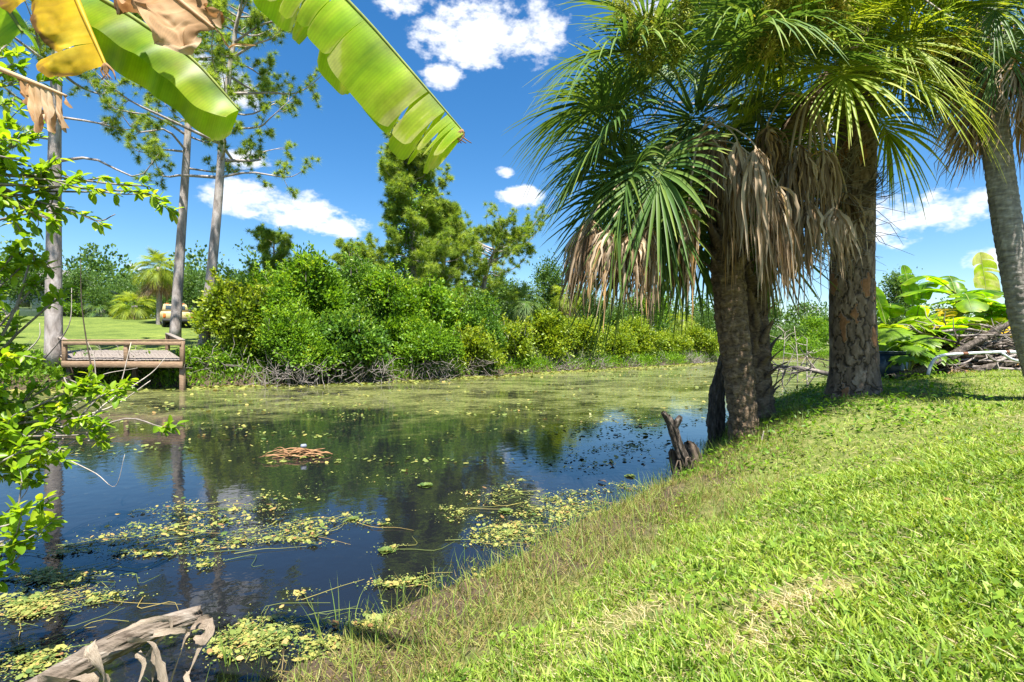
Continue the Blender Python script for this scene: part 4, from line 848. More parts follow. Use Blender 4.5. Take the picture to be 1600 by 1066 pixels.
for k, (a, b_, r) in enumerate([((1062, 755, 5.85), (1050, 702, 5.95), .05), ((1096, 735, 6.2), (1072, 690, 6.3), .065), ((1075, 775, 5.6), (1060, 744, 5.75), .06)]):
    A, B_ = P(*a), P(*b_); rough_wood([A, (A + B_) / 2 + rng.normal(0, .05, 3), B_], lambda s, r=r: np.interp(s, [0, .3, .6], [r * 1.1, r, r * .7]), 40 + k, 30, 34, .5, .12).build('root', M['darkwood'], sroot, True)
mb = MB()
for i in range(26):
    p = P(1075 + rng.uniform(-14, 20), 735 + rng.uniform(-20, 40), 5.85 + rng.uniform(-.2, .2)); mb.tube(spline([p, p + rng.normal(0, .06, 3) + [0, 0, -.08], p + rng.normal(0, .09, 3) + [-.05, -.03, -.22]], 5), np.linspace(.014, .004, 5), 4, cap=False)
o = mb.build('fine_root_mass', M['darkwood'], sroot); o['kind'] = 'stuff'

# big pine on the bank with plated bark
rng = np.random.default_rng(8)
ppath = [P(1334, 622, 7.2), P(1334, 560, 7.2), P(1331, 440, 7.2), P(1337, 240, 7.2), P(1340, 60, 7.2), P(1342, -150, 7.2), P(1345, -420, 7.2)]
proot = thing('pine_tree', P(1334, 608, 7.2), 'thick plated pine trunk standing on the grassy bank', 'pine tree')
prad = lambda s: np.interp(s, [0, .12, .4, 1.2, 3.5, 6, 9.5], [.38, .335, .295, .275, .24, .2, .15])
def plates(TH, S, R0):
    r2 = np.random.default_rng(12); cell = .115; W_ = 2 * np.pi * .31
    su, sv = [], []
    nv = int(S.max() / (cell * 2.7)) + 2; nu = int(W_ / cell)
    for j in range(nv):
        for i in range(nu): su.append((i + .5 * (j % 2) + r2.uniform(-.36, .36)) * cell); sv.append((j + r2.uniform(-.4, .4)) * cell * 2.7)
    su, sv = np.array(su), np.array(sv); ku = W_ / (2 * np.pi); tn = r2.random(len(su))
    A = (TH * ku).ravel() + (fbm(np.stack([TH.ravel() * 5, S.ravel() * 12], -1), 3) - .5) * .13; B = S.ravel() + (fbm(np.stack([TH.ravel() * 5 + 40, S.ravel() * 12], -1), 3) - .5) * .16
    d1 = np.full(A.shape, 9.); d2 = np.full(A.shape, 9.); id1 = np.zeros(A.shape, int)
    for k in range(len(su)):
        dx = np.abs(A - su[k]); dx = np.minimum(dx, W_ - dx); d = np.sqrt(dx ** 2 + ((B - sv[k]) / 2.7) ** 2)
        m1 = d < d1; d2 = np.where(m1, d1, np.minimum(d2, d)); id1 = np.where(m1, k, id1); d1 = np.where(m1, d, d1)
    e = (d2 - d1).reshape(TH.shape); h = sstep(e, .001, .009 + .014 * fbm(np.stack([TH * 4, S * 6], -1), 2)); t = tn[id1].reshape(TH.shape)
    fl = fbm(np.stack([np.cos(TH) * 6, np.sin(TH) * 6, S * 9], -1), 4)
    off = -.02 + h * .024 + h * (t - .5) * .008 + (fl - .5) * .016
    tt_ = np.where(t > .86, .92 + .08 * fl, .42 + .5 * t * fl * 1.2); tint = np.clip(h * tt_ + (1 - h) * .05 + (fl - .5) * .35 * (t < .86), 0, 1)
    return off, tint
barktube(ppath, prad, 170, 420, rng, plates).build('trunk', M['pinebark'], proot, True)
C, D, T = [], [], []
pts = spline(ppath, 40)
for i in range(22):
    s = .62 + .38 * i / 22; p0 = pts[int(s * 39)]; a = i * 2.4 + rng.uniform(-.4, .4); L = 3.2 * (1.1 - .6 * (i / 22)) * rng.uniform(.7, 1.1); o = np.array([math.cos(a), math.sin(a), .15])
    bpth = spline([p0, p0 + o * L * .5 + rng.normal(0, .15, 3), p0 + o * L + [0, 0, .3]], 8); b = MB(); b.tube(bpth, np.linspace(.06, .012, 8), 6)
    for j in range(9):
        k = int(rng.uniform(2, 7.9)); e = bpth[k] + nrm(rng.normal(0, 1, 3) + o) * rng.uniform(.4, 1); b.tube(spline([bpth[k], e], 4), np.linspace(.015, .006, 4), 4, cap=False)
        for z in range(3): C.append(e + rng.normal(0, .12, 3)); D.append(e - bpth[k]); T.append(rng.uniform(.2, .8))
    b.build('branch', M['farbark'], proot, True)
mb = MB(); needleset(mb, rng, np.array(C), np.array(D), 40, .26, .014, np.array(T)); mb.build('crown', M['needle'], proot)

# grey palm at the right edge
rng = np.random.default_rng(14)
path3 = [P(1690, 760, 5.8), P(1650, 660, 5.8), P(1612, 540, 5.8), P(1590, 440, 5.8), P(1568, 310, 5.8), P(1552, 180, 5.8), P(1546, 70, 5.8), P(1552, 0, 5.8), P(1560, -60, 5.8)]
proot3 = thing('sabal_palm', P(1660, 640, 5.8), 'smooth grey palm trunk leaning at the right edge', 'palm', 'palms on the near bank')
barktube(path3, lambda s: np.interp(s, [0, .5, 3, 6, 7], [.17, .14, .128, .12, .12]), 56, 260, rng, ringtrunk(4, .007, 75, .005)).build('trunk', M['greypalm'], proot3, True)
palm_crown(proot3, P(1566, -30, 5.8), rng, 30, 14, .66, 'green', -70, 80, drop=.7)

# ------------------------------------------------------------------ brush pile, pipe, bananas
rng = np.random.default_rng(33); pc = P(1525, 545, 8.9); pz = H1(pc[0], 8.9)
root = thing('brush_pile', (pc[0], 8.9, pz), 'heap of dead grey branches and dry fronds on the bank', 'brush pile')
sticks = []
for k in range(6):
    b = MB(); q = spline([(0, 0, 0), (.35, rng.normal(0, .05), rng.normal(0, .05)), (.7, rng.normal(0, .07), rng.normal(0, .07)), (1, rng.normal(0, .08), rng.normal(0, .1))], 9)
    b.tube(q, np.linspace(.026, .007, 9) * rng.uniform(.7, 1.1), 6)
    for j in range(4):
        s = q[rng.integers(2, 8)]; e = s + nrm(rng.normal(0, 1, 3) + np.array([1.2, 0, 0])) * rng.uniform(.15, .35); b.tube(np.array([s, (s + e) / 2 + rng.normal(0, .02, 3), e]), [.009, .007, .003], 4, cap=False)
    me = b.mesh('branch', smooth=True); me.materials.append(M[['twig', 'stump', 'twig', 'stump', 'darkwood', 'twig'][k]]); sticks.append(me)
for i in range(230):
    q = rng.normal(0, 1, 2) * [.75, .38]; q[1] = max(q[1], -.45); hgt = .72 * math.exp(-(q[0] ** 2 / 1.0 + q[1] ** 2 / .4)); z = rng.uniform(0, 1) * hgt + .03
    a = rng.normal(0, .32) + (math.pi if rng.random() < .5 else 0); Mx = Matrix.Translation((q[0] - .5 * math.cos(a), q[1], z)) @ Matrix.Rotation(a, 4, 'Z') @ Matrix.Rotation(rng.normal(0, .16), 4, 'Y') @ Matrix.Rotation(rng.uniform(0, 6.28), 4, 'X') @ Matrix.Scale(rng.uniform(.6, 1.5), 4)
    place('branch', sticks[rng.integers(6)], root, Mx)
for a_, b_ in (((1390, 592, 8.0), (1475, 560, 8.3)), ((1480, 560, 8.3), (1590, 498, 8.7)), ((1500, 588, 8.2), (1640, 556, 8.4))):
    A, B_ = P(*a_), P(*b_); rough_wood([A, (A + B_) / 2 + rng.normal(0, .05, 3), B_], lambda s: np.interp(s, [0, 1.3], [.075, .04]), int(a_[0]), 22, 40, .35, .12).build('log', M['stump'], root, True)
for i in range(7):
    place('dead_frond', fronds('dead', -15), root, Matrix.Translation((rng.uniform(-.9, .9), rng.uniform(-.2, .2), rng.uniform(.1, .4))) @ Matrix.Rotation(rng.uniform(0, 6.28), 4, 'Z') @ Matrix.Scale(.75, 4))
M['pipe'] = plain_mat('scuffed white pipe', (.50, .54, .56), .45, dirt=.45, scale=14); M['rust'] = plain_mat('rust', (.16, .07, .035), .9)
root = thing('pipe_frame', GP(1450, 590), 'bent white metal pipe frame lying against the brush pile', 'pipe')
Yp = 7.3
pp_ = spline([P(1450, 586, Yp), P(1454, 572, Yp), P(1462, 560, Yp), P(1476, 555, Yp), P(1500, 553, Yp), P(1540, 551, Yp + .03), P(1572, 550, Yp + .06), P(1596, 552, Yp + .1), P(1622, 566, Yp + .1)], 40)
MB().tube(pp_, .021, 14).build('pipe', M['pipe'], root, True)
pp2 = spline([P(1566, 552, Yp + .02), P(1580, 561, Yp + .02), P(1598, 565, Yp + .05), P(1625, 566, Yp + .06)], 14); MB().tube(pp2, .018, 12).build('cross_pipe', M['pipe'], root, True)
for i in (20, 29): MB().tube(pp_[i:i + 2], .023, 12).build('rust_collar', M['rust'], root)
gp = GP(1483, 582); MB().cbox(gp + [0, 0, .03], (.10, .05, .035), .004, R3(.3)).build('plastic_scrap', M['white']); tag(bpy.data.objects['plastic_scrap'], 'white plastic scrap on the grass below the pipe', 'litter')
M['tarp'] = leaf_mat('dark blue tub plastic', [(0, (.012, .03, .05)), (1, (.015, .035, .055))], .02, .35, .4)
tu = P(1392, 585, 8.4); tz_ = H1(tu[0], 8.4); root = thing('tub', (tu[0], 8.4, tz_), 'dark blue plastic tub behind the pine foot, under big leaves', 'tub')
MB().tube([(tu[0], 8.4, tz_), (tu[0], 8.4, tz_ + .05), (tu[0], 8.4, tz_ + .4), (tu[0], 8.4, tz_ + .42), (tu[0], 8.4, tz_ + .36)], [.24, .26, .32, .34, .29], 22).build('body', M['tarp'], root, True)
MB().tube([(tu[0] + .335 * math.cos(a), 8.4 + .335 * math.sin(a), tz_ + .425) for a in np.linspace(0, 2 * np.pi, 25)], .014, 6).build('rim', M['tarp'], root, True)

def banana_plant(label, u, vb, Y, hgt, specs, seed, sr=.07, matn='banana'):
    rng = np.random.default_rng(seed); x = (u - 800) / FP * Y; z0 = H1(x, Y); root = thing('banana_plant', (x, Y, z0), label, 'banana plant', 'banana plants behind the brush pile')
    top = np.array([x + rng.normal(0, .05), Y, z0 + hgt]); MB().tube(spline([(x, Y, z0 - .1), (x, Y, z0 + hgt * .5), top], 10), np.linspace(sr * 1.2, sr * .6, 10), 12).build('stem', M['bgreen'], root, True)
    specs = list(specs) + [(rng.uniform(100, 260), rng.uniform(15, 60), rng.uniform(.7, 1.1), rng.uniform(.18, .26), rng.uniform(.3, .7), rng.uniform(.55, .9), 'banana') for _ in range(5)]
    for i, (az_, el0, L, w, drp, ti, mt) in enumerate(specs):
        a = math.radians(az_); e = math.radians(el0); d = np.array([math.sin(a) * math.cos(e), math.cos(a) * math.cos(e), math.sin(e)]); g = np.array([0, 0, -1.])
        st = top - np.array([0, 0, .04 * i]); q = np.linspace(0, 1, 6)[:, None]; rib = st + d * L * q + g * drp * L * q ** 2.2
        MB().tube(rib[:2], [.022, .016], 6).build('petiole', M['bgreen'], root, True)
        side = nrm(np.cross(d, [0, 0, 1.])) if abs(d[2]) < .97 else np.array([1., 0, 0]); upn = nrm(np.cross(side, d))
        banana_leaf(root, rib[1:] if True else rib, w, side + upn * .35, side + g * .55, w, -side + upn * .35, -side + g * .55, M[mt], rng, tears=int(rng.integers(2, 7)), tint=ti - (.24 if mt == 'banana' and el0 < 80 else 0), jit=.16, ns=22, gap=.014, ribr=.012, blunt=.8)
B = 'banana'
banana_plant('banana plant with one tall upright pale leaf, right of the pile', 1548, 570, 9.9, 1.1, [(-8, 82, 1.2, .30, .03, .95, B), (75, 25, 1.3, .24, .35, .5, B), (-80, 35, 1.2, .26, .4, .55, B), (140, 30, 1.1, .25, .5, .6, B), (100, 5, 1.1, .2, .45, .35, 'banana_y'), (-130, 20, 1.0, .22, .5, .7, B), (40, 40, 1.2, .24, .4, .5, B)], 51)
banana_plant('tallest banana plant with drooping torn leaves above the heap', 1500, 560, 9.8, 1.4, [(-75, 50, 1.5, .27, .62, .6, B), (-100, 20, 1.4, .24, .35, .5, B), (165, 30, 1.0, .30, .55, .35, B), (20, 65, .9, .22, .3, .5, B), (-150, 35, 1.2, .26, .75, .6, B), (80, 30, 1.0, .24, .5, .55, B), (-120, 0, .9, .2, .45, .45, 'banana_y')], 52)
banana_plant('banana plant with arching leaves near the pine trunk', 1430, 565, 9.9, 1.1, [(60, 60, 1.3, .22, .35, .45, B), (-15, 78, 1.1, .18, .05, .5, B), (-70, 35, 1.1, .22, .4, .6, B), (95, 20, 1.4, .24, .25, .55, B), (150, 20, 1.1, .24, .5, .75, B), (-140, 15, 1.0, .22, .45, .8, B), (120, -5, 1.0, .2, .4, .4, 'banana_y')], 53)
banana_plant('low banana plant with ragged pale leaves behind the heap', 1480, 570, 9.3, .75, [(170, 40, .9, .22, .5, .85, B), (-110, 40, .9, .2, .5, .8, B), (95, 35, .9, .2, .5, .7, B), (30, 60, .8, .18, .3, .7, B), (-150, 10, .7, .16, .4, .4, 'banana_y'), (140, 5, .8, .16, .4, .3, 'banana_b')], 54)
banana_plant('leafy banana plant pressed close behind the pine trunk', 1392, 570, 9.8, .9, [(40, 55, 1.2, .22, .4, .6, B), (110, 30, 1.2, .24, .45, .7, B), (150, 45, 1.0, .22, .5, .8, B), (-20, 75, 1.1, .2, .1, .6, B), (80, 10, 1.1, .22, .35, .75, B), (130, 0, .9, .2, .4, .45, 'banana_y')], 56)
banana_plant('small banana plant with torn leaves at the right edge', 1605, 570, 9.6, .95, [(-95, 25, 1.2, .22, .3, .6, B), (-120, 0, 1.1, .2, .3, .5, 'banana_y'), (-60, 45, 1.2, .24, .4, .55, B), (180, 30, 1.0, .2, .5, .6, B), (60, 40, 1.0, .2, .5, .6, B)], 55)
# split-leaf philodendrons at the pine foot
def philo(label, u, Y, seed, n, sc):
    rng = np.random.default_rng(seed); x = (u - 800) / FP * Y; z0 = H1(x, Y); root = thing('split_leaf_plant', (x, Y, z0), label, 'plant', 'split-leaf plants at the pine foot')
    for i in range(n):
        a = i * 2.4 + rng.uniform(-.3, .3); L = sc * rng.uniform(.45, .95); o = np.array([math.cos(a), math.sin(a), 0]); tip = np.array([x, Y, z0]) + o * L * .5 + [0, 0, L * .95]
        MB().tube(spline([(x, Y, z0), np.array([x, Y, z0]) + o * L * .2 + [0, 0, L * .6], tip], 7), np.linspace(.012, .007, 7), 5, .6).build('petiole', M['bgreen'], root, True)
        fwd = nrm(o * .8 + np.array([0, -.35, -.5])); side = nrm(np.cross(fwd, [0, 0, 1])); up = np.cross(side, fwd); mb = MB(); R = sc * rng.uniform(.30, .42); t0 = rng.uniform(.25, .75)
        lobes = 15
        for k in range(lobes):
            f = (k / (lobes - 1)) * 2 - 1; ang = f * 2.5; l = R * (1.1 - .45 * abs(f)) * rng.uniform(.9, 1.1); dv = nrm(fwd * math.cos(ang) + side * math.sin(ang)); sd = nrm(np.cross(dv, up)); q = np.array([0, .3, .6, .85, 1]); wd = np.array([.10, .16, .13, .085, .01]) * R * 1.15
            c = tip + dv * (l * q)[:, None] + up * (-.28 * l * q ** 2)[:, None] + up * (.12 * l * abs(math.sin(ang)) * q)[:, None]
            mb.grid(np.stack([c - sd * wd[:, None], c + up * .01, c + sd * wd[:, None]], 1), t0 + rng.uniform(-.08, .08))
        mb.build('leaf', M['nearleaf' if rng.random() < .75 else 'shrub'], root)
philo('large split-leaf plant with hand-shaped leaves beside the pine trunk', 1400, 8.9, 61, 13, 1.05)
philo('split-leaf plant in the shade between pine and branch heap', 1440, 8.7, 62, 13, .9)
philo('low split-leaf plant at the foot of the branch heap', 1418, 8.1, 63, 9, .6)
# dead branch reaching over the water
root = thing('dead_branch', P(1292, 592, 9.2), 'bare dead branch reaching over the water between palm and pine', 'branch'); mb = MB()
main = spline([P(1310, 588, 9.0), P(1275, 580, 9.1), P(1245, 574, 9.3), P(1210, 574, 9.5), P(1185, 572, 9.6)], 14); mb.tube(main, np.linspace(.05, .012, 14), 6)
for i in range(44):
    k = rng.integers(2, 13); d = nrm(np.array([rng.normal(-.5, .5), rng.normal(0, .4), rng.normal(-.15, .7)])); l = rng.uniform(.25, .9); s = main[k]
    e = s + d * l; e[2] = max(e[2], .02); mb.tube(spline([s, (s + e) / 2 + rng.normal(0, .06, 3), e], 6), np.linspace(.013, .003, 6), 4, cap=False)
mb.build('limb', M['twig'], root, True)
for k, (u, vb, vt, Y) in enumerate([(1222, 575, 520, 20), (1246, 572, 510, 22), (1262, 576, 530, 18)]):
    root = thing('dead_sapling', P(u, vb, Y) * [1, 1, 0], ['bare pale sapling in the far water beside the palm trunk', 'tallest bare pale sapling in the water between the trunks', 'bare sapling in the water just left of the pine trunk'][k], 'sapling', 'bare saplings in the water'); mb = MB()
    a, t_ = P(u, vb, Y), P(u + rng.uniform(-5, 5), vt, Y); a[2] = -.1; mm = spline([a, (a + t_) / 2 + rng.normal(0, .08, 3), t_], 10); mb.tube(mm, np.linspace(.03, .008, 10), 5)
    for i in range(16):
        s = mm[rng.integers(2, 10)]; e = s + nrm(rng.normal(0, 1, 3) * [1, 1, .5] + [0, 0, .6]) * rng.uniform(.3, .8); mb.tube(spline([s, (s + e) / 2 + rng.normal(0, .06, 3), e], 5), np.linspace(.012, .004, 5), 4, cap=False)
    mb.build('limb', M['bleached'], root, True)

# ------------------------------------------------------------------ foreground: shrub at the left
def ellip_leaf(seed):
    rng = np.random.default_rng(seed); q = np.array([0, .18, .42, .68, .88, 1.0]); w = np.array([.02, .30, .5, .46, .26, .01]) * .46; cv = rng.uniform(-.25, .05)
    c = np.column_stack([q, q * 0, cv * q ** 2]); return np.stack([c + np.array([0, 1, .35]) * w[:, None], c, c + np.array([0, -1, .35]) * w[:, None]], 1)
LEAFG = [ellip_leaf(k) for k in range(4)]
def leaf_meshes(mat):
    r = []
    for k, t in enumerate((.15, .4, .6, .85, .5, .75)): me = MB().grid(LEAFG[k % 4], t).mesh('leaf', smooth=True); me.materials.append(mat); r.append(me)
    return r
NEARL = leaf_meshes(M['nearleaf'])
def leafy_shrub(name, label, base, ends, rng, leaflen, nobj, sprays=3, ncl=10, mat='nearleaf', woody='twig', rmain=.016, spread=.22):
    root = thing(name, base, label, 'shrub'); C = []
    for e in ends:
        e = np.asarray(e, float); b = MB(); mid = (np.asarray(base) + e) / 2 + rng.normal(0, .08, 3) + [0, 0, .12]; m_ = spline([base, mid, e], 10); b.tube(m_, np.linspace(rmain, .005, 10), 6); C.append((e, nrm(e - mid)))
        for j in range(sprays):
            s = m_[rng.integers(5, 10)]; d = nrm(nrm(e - mid) + rng.normal(0, .65, 3)); l = spread * rng.uniform(.5, 1.3); q = spline([s, s + d * l * .6 + rng.normal(0, .02, 3), s + d * l], 5); b.tube(q, np.linspace(.005, .002, 5), 4, cap=False)
            C.append((q[-1], d)); C.append((q[2], d))
        b.build('branch', M[woody], root, True)
    Ls = []
    for c, d in C:
        for i in range(ncl):
            dd = nrm(d * .55 + rng.normal(0, .62, 3)); Ls.append((c - d * rng.uniform(0, .07), dd, nrm(rng.normal(0, .35, 3) + [0, -.1, 1]), leaflen * rng.uniform(.65, 1.2)))
    order = rng.permutation(len(Ls)); base_ = np.array(base); mb = MB()
    for n_, i in enumerate(order):
        c, d, up, L = Ls[i]
        if n_ < nobj:
            Mx = frame(d, up); Mx.translation = Vector(c - base_); place('leaf', NEARL[rng.integers(6)], root, Mx @ Matrix.Scale(L, 4))
        else:
            Mx = np.array(frame(d, up).to_3x3()); G = LEAFG[rng.integers(4)].reshape(-1, 3) @ Mx.T * L + c; mb.grid(G.reshape(6, 3, 3), float(np.clip(rng.normal(.52, .2), 0, 1)))
    if mb.n: mb.build('crown', M[mat], root, True)['kind'] = 'stuff'
    return root
rng = np.random.default_rng(71)
ends = [P(u, v, Y) for u, v, Y in [(15, 200, 2.9), (60, 215, 3.0), (30, 250, 2.8), (80, 265, 3.0), (120, 285, 3.0), (160, 300, 3.1), (200, 290, 3.1), (225, 300, 3.2), (60, 320, 3.0), (15, 310, 2.8), (110, 330, 3.0), (170, 275, 3.1), (45, 290, 2.9), (90, 345, 2.9), (0, 225, 2.8), (20, 100, 3.2), (10, 70, 3.2), (35, 130, 3.3)]]
leafy_shrub('overhanging_branch', 'leafy branch reaching in from the left over the canal', P(-230, 330, 2.8), ends, rng, .07, 180, 3, 8, rmain=.010, spread=.2)
ends = [P(rng.uniform(-60, 28), rng.uniform(430, 720), rng.uniform(2.9, 3.6)) for i in range(32)] + [P(u, v, 3.2) for u, v in [(85, 470), (60, 440), (100, 590), (130, 600), (150, 650), (120, 680), (95, 700), (165, 690), (70, 650), (110, 630), (60, 720), (40, 740), (175, 610), (20, 400), (30, 420), (50, 400)]]
leafy_shrub('waterside_bush', 'bright leafy bush at the left edge in front of the dock', P(-160, 760, 3.2), ends, rng, .07, 200, 4, 9, rmain=.012, spread=.15)
ends = [P(u, v, 2.5) for u, v in [(15, 820), (30, 800), (10, 850), (20, 880), (0, 910), (35, 830)]]
leafy_shrub('shoreline_bush', 'low sprig of leaves over the water at the left edge', P(-160, 980, 2.5), ends, rng, .075, 60, 2, 8, rmain=.01)
ends = [P(u, v, 4.4) for u, v in [(255, 668), (165, 605), (175, 618), (150, 612)]]
leafy_shrub('leafy_sprig', 'small green sprig standing out of the water left of centre', P(60, 720, 4.0), ends, rng, .10, 30, 1, 7, rmain=.008, spread=.1)
# bare bleached sticks leaning out over the water
root = thing('bare_sticks', P(60, 720, 4.6), 'bleached bare sticks arching over the water before the dock', 'branch')
for pth, r, mt in [([(135, 660, 4.6), (160, 635, 4.6), (185, 610, 4.7), (205, 535, 4.8)], .014, 'bleached'), ([(60, 690, 4.5), (120, 655, 4.5), (180, 633, 4.6), (235, 595, 4.7)], .016, 'bleached'), ([(90, 640, 4.5), (150, 590, 4.6), (215, 575, 4.7)], .009, 'bleached'),
                   ([(205, 605, 4.7), (240, 580, 4.8), (265, 550, 4.9)], .010, 'bleached'), ([(150, 600, 4.6), (140, 560, 4.6), (128, 480, 4.6), (126, 405, 4.6)], .012, 'darkwood'), ([(110, 720, 4.0), (150, 740, 4.0), (180, 760, 4.0), (195, 710, 4.0)], .006, 'bleached'),
                   ([(70, 560, 4.5), (95, 530, 4.5), (110, 500, 4.5), (112, 450, 4.6)], .010, 'twig'), ([(30, 560, 4.4), (60, 530, 4.4), (62, 505, 4.4)], .010, 'bleached'), ([(150, 600, 4.6), (147, 560, 4.6), (137, 535, 4.6)], .008, 'bleached'), ([(10, 800, 3.6), (40, 770, 3.6), (60, 720, 3.6), (80, 700, 3.7)], .006, 'bleached'), ([(-30, 350, 3.2), (60, 330, 3.2), (90, 320, 3.2), (150, 345, 3.2), (180, 335, 3.2)], .012, 'twig')]:
    MB().tube(spline([P(*q) for q in pth], 16), np.linspace(r * .65, r * .22, 16), 6).build('stick', M[mt], root, True)

# ------------------------------------------------------------------ foreground: banana plant overhead
rng = np.random.default_rng(82)
bx, by = -2.3, .75; bz = H1(bx, by); root = thing('overhead_banana_plant', (bx, by, bz), 'banana plant whose big leaves hang in from the upper left', 'banana plant')
top = np.array([-2.15, .85, 2.65]); MB().tube(spline([(bx, by, bz - .1), (bx + .05, by + .05, 1.5), top], 12), np.linspace(.11, .06, 12), 14).build('stem', M['bgreen'], root, True)
def hang(rib, wA, A1, A2, wB, B1, B2, mat, tears, tint, **k):
    return banana_leaf(root, rib, wA, A1, A2, wB, B1, B2, M[mat], rng, tears=tears, tint=tint, **k)
# long leaf to the right
r1 = [P(335, -170, 1.75), P(450, -90, 1.75), P(560, 18, 1.75), P(640, 108, 1.74), P(726, 208, 1.72)]
hang(r1, .195, (-.70, -.25, -.62), (-.62, .05, -.8), .255, (-.55, .6, -.6), (-.62, .35, -.75), 'banana', 15, .70, blunt=1.0, ribr=.009, gap=.006, jit=.10, label='long torn green banana leaf reaching to the centre of the sky')
MB().tube(spline([top, P(120, -420, 1.5), r1[0]], 12), np.linspace(.03, .013, 12), 8).build('petiole', M['bgreen'], root, True)
tipm = MB(); 
for i in range(5): a = P(722, 203, 1.72); tipm.tube(spline([a, a + [.012 * rng.normal(), .0, -.02], a + [.02 * rng.normal() + .006, 0, -.045]], 5), np.linspace(.004, .0015, 5), 4)
tipm.build('dry_tip', M['banana_b'], root)
# second green leaf, left
r2 = [P(30, -120, 1.45), P(110, -35, 1.45), P(215, 32, 1.46), P(300, 92, 1.48), P(374, 172, 1.5)]
hang(r2, .105, (-.62, -.45, -.55), (-.5, -.3, -.85), .17, (-.5, .45, -.75), (-.4, .15, -.9), 'banana', 1, .62, blunt=1.0, ribr=.010, gap=.004, jit=.04, wav=.006, label='whole green banana leaf hanging beside the yellow one')
MB().tube(spline([top, P(-150, -330, 1.2), r2[0]], 12), np.linspace(.03, .012, 12), 8).build('petiole', M['bgreen'], root, True)
# green leaf in the corner
r3 = [P(-60, -160, 1.6), P(-30, -60, 1.6), P(10, 10, 1.6), P(35, 50, 1.6)]
hang(r3, .12, (-.8, 0, -.5), (-.6, 0, -.8), .10, (.5, .3, -.3), (.2, .2, -.9), 'banana', 1, .5, label='shaded green banana leaf in the top left corner')
# yellow leaf
r4 = [P(60, -150, 1.35), P(95, -70, 1.35), P(125, 10, 1.35), P(166, 104, 1.35)]
hang(r4, .18, (-.95, -.1, -.24), (-.85, .15, -.5), .03, (.2, .5, -.6), (-.2, .2, -.9), 'banana_y', 2, .62, blunt=1.0, gap=.012, jit=.2, crump=.05, brown=.75, ribmat=M['banana_y'], label='yellow dying banana leaf with brown edge')
fr = MB()
for i in range(7): a = P(164, 100, 1.35); fr.tube(spline([a, a + [.008 * rng.normal(), 0, -.018], a + [.016 * rng.normal() + .006, 0, -.042]], 5), np.linspace(.005, .001, 5), 4)
fr.build('dry_tip', M['banana_b'], root)
# dry brown leaf
r5 = [P(190, -150, 1.3), P(225, -80, 1.3), P(265, -15, 1.3), P(335, 45, 1.3)]
hang(r5, .19, (-.75, .0, -.35), (.1, -.3, -.95), .15, (.6, .2, -.3), (.25, -.3, -.95), 'banana_b', 2, .62, blunt=1.0, jit=.25, gap=.006, crump=.15, ribmat=M['banana_b'], label='crumpled dry brown banana leaf')
# dry rib with hanging tatters
r6 = [P(-90, 70, 1.3), P(0, 108, 1.3), P(60, 132, 1.3), P(104, 150, 1.3)]
lf = MB(); lf.tube(spline(r6, 14), np.linspace(.009, .003, 14), 6, .9); rr = lf.build('dry_rib', M['banana_b'], root, True); rr['label'] = 'dry brown rib with hanging tatters'
sp = spline(r6, 60)
for a, b_, dl, t in ((30, 40, .125, .75), (38, 48, .115, .9), (49, 56, .10, .85), (56, 59, .03, .6), (26, 34, .07, .35)):
    k = np.arange(a, b_ + 1); n_ = len(k); q = np.linspace(0, 1, 7); drop = dl * (.8 + .2 * np.sin(np.linspace(0, 3, n_)))
    tipx = sp[b_] + np.array([.012, 0, 0]); Gp = []
    for j in range(7): pos_ = sp[k] * (1 - q[j] * .55) + (tipx[None] * np.ones((n_, 1))) * q[j] * .55; pos_[:, 2] = sp[k][:, 2] - drop * q[j]; pos_[:, 1] += .014 * np.sin(np.arange(n_) * 1.3 + j * .7) * q[j]; Gp.append(pos_)
    Gp = np.array(Gp); Gp = Gp + np.stack([fbm(Gp * 40 + 9 * k_, 2) - .5 for k_ in range(3)], -1) * .02 * q[:, None, None]; MB().grid(Gp, np.clip(t + rng.normal(0, .12, (7, n_)), 0, 1), np.stack(np.meshgrid(q, np.linspace(0, 1, n_), indexing='ij'), -1)).build('tatter', M['banana_b'], rr, True)

# dead banana stem over the water
rng = np.random.default_rng(91)
path = [P(-120, 1170, 1.15), P(30, 1098, 1.2), P(110, 1050, 1.25), P(170, 1015, 1.28), P(235, 985, 1.32), P(285, 968, 1.34), P(315, 958, 1.36)]
root = thing('dead_banana_stem', P(-60, 1120, 1.2), 'dry grey banana stem with peeling sheaths over the water, bottom left', 'stem')
def stf(TH, S, R0):
    q = cyl_noise(TH, S, 2.2, 2.0); l = np.sin(TH * 11 + 4 * (q - .5)) ; st = (np.floor(S / .14 + .1 * np.sin(TH)) * .14); f = (S - st) / .14
    return (q - .5) * .018 + l * .0016 + f * .011, np.clip(.5 + (q - .5) + l * .12, 0, 1)
rough_wood(path, lambda s: np.interp(s, [0, .2, .35, .5, .62, .7, .74], [.038, .035, .030, .025, .019, .016, .020]), 7, 60, 160, .16, .012).build('stalk', M['bstem'], root, True)
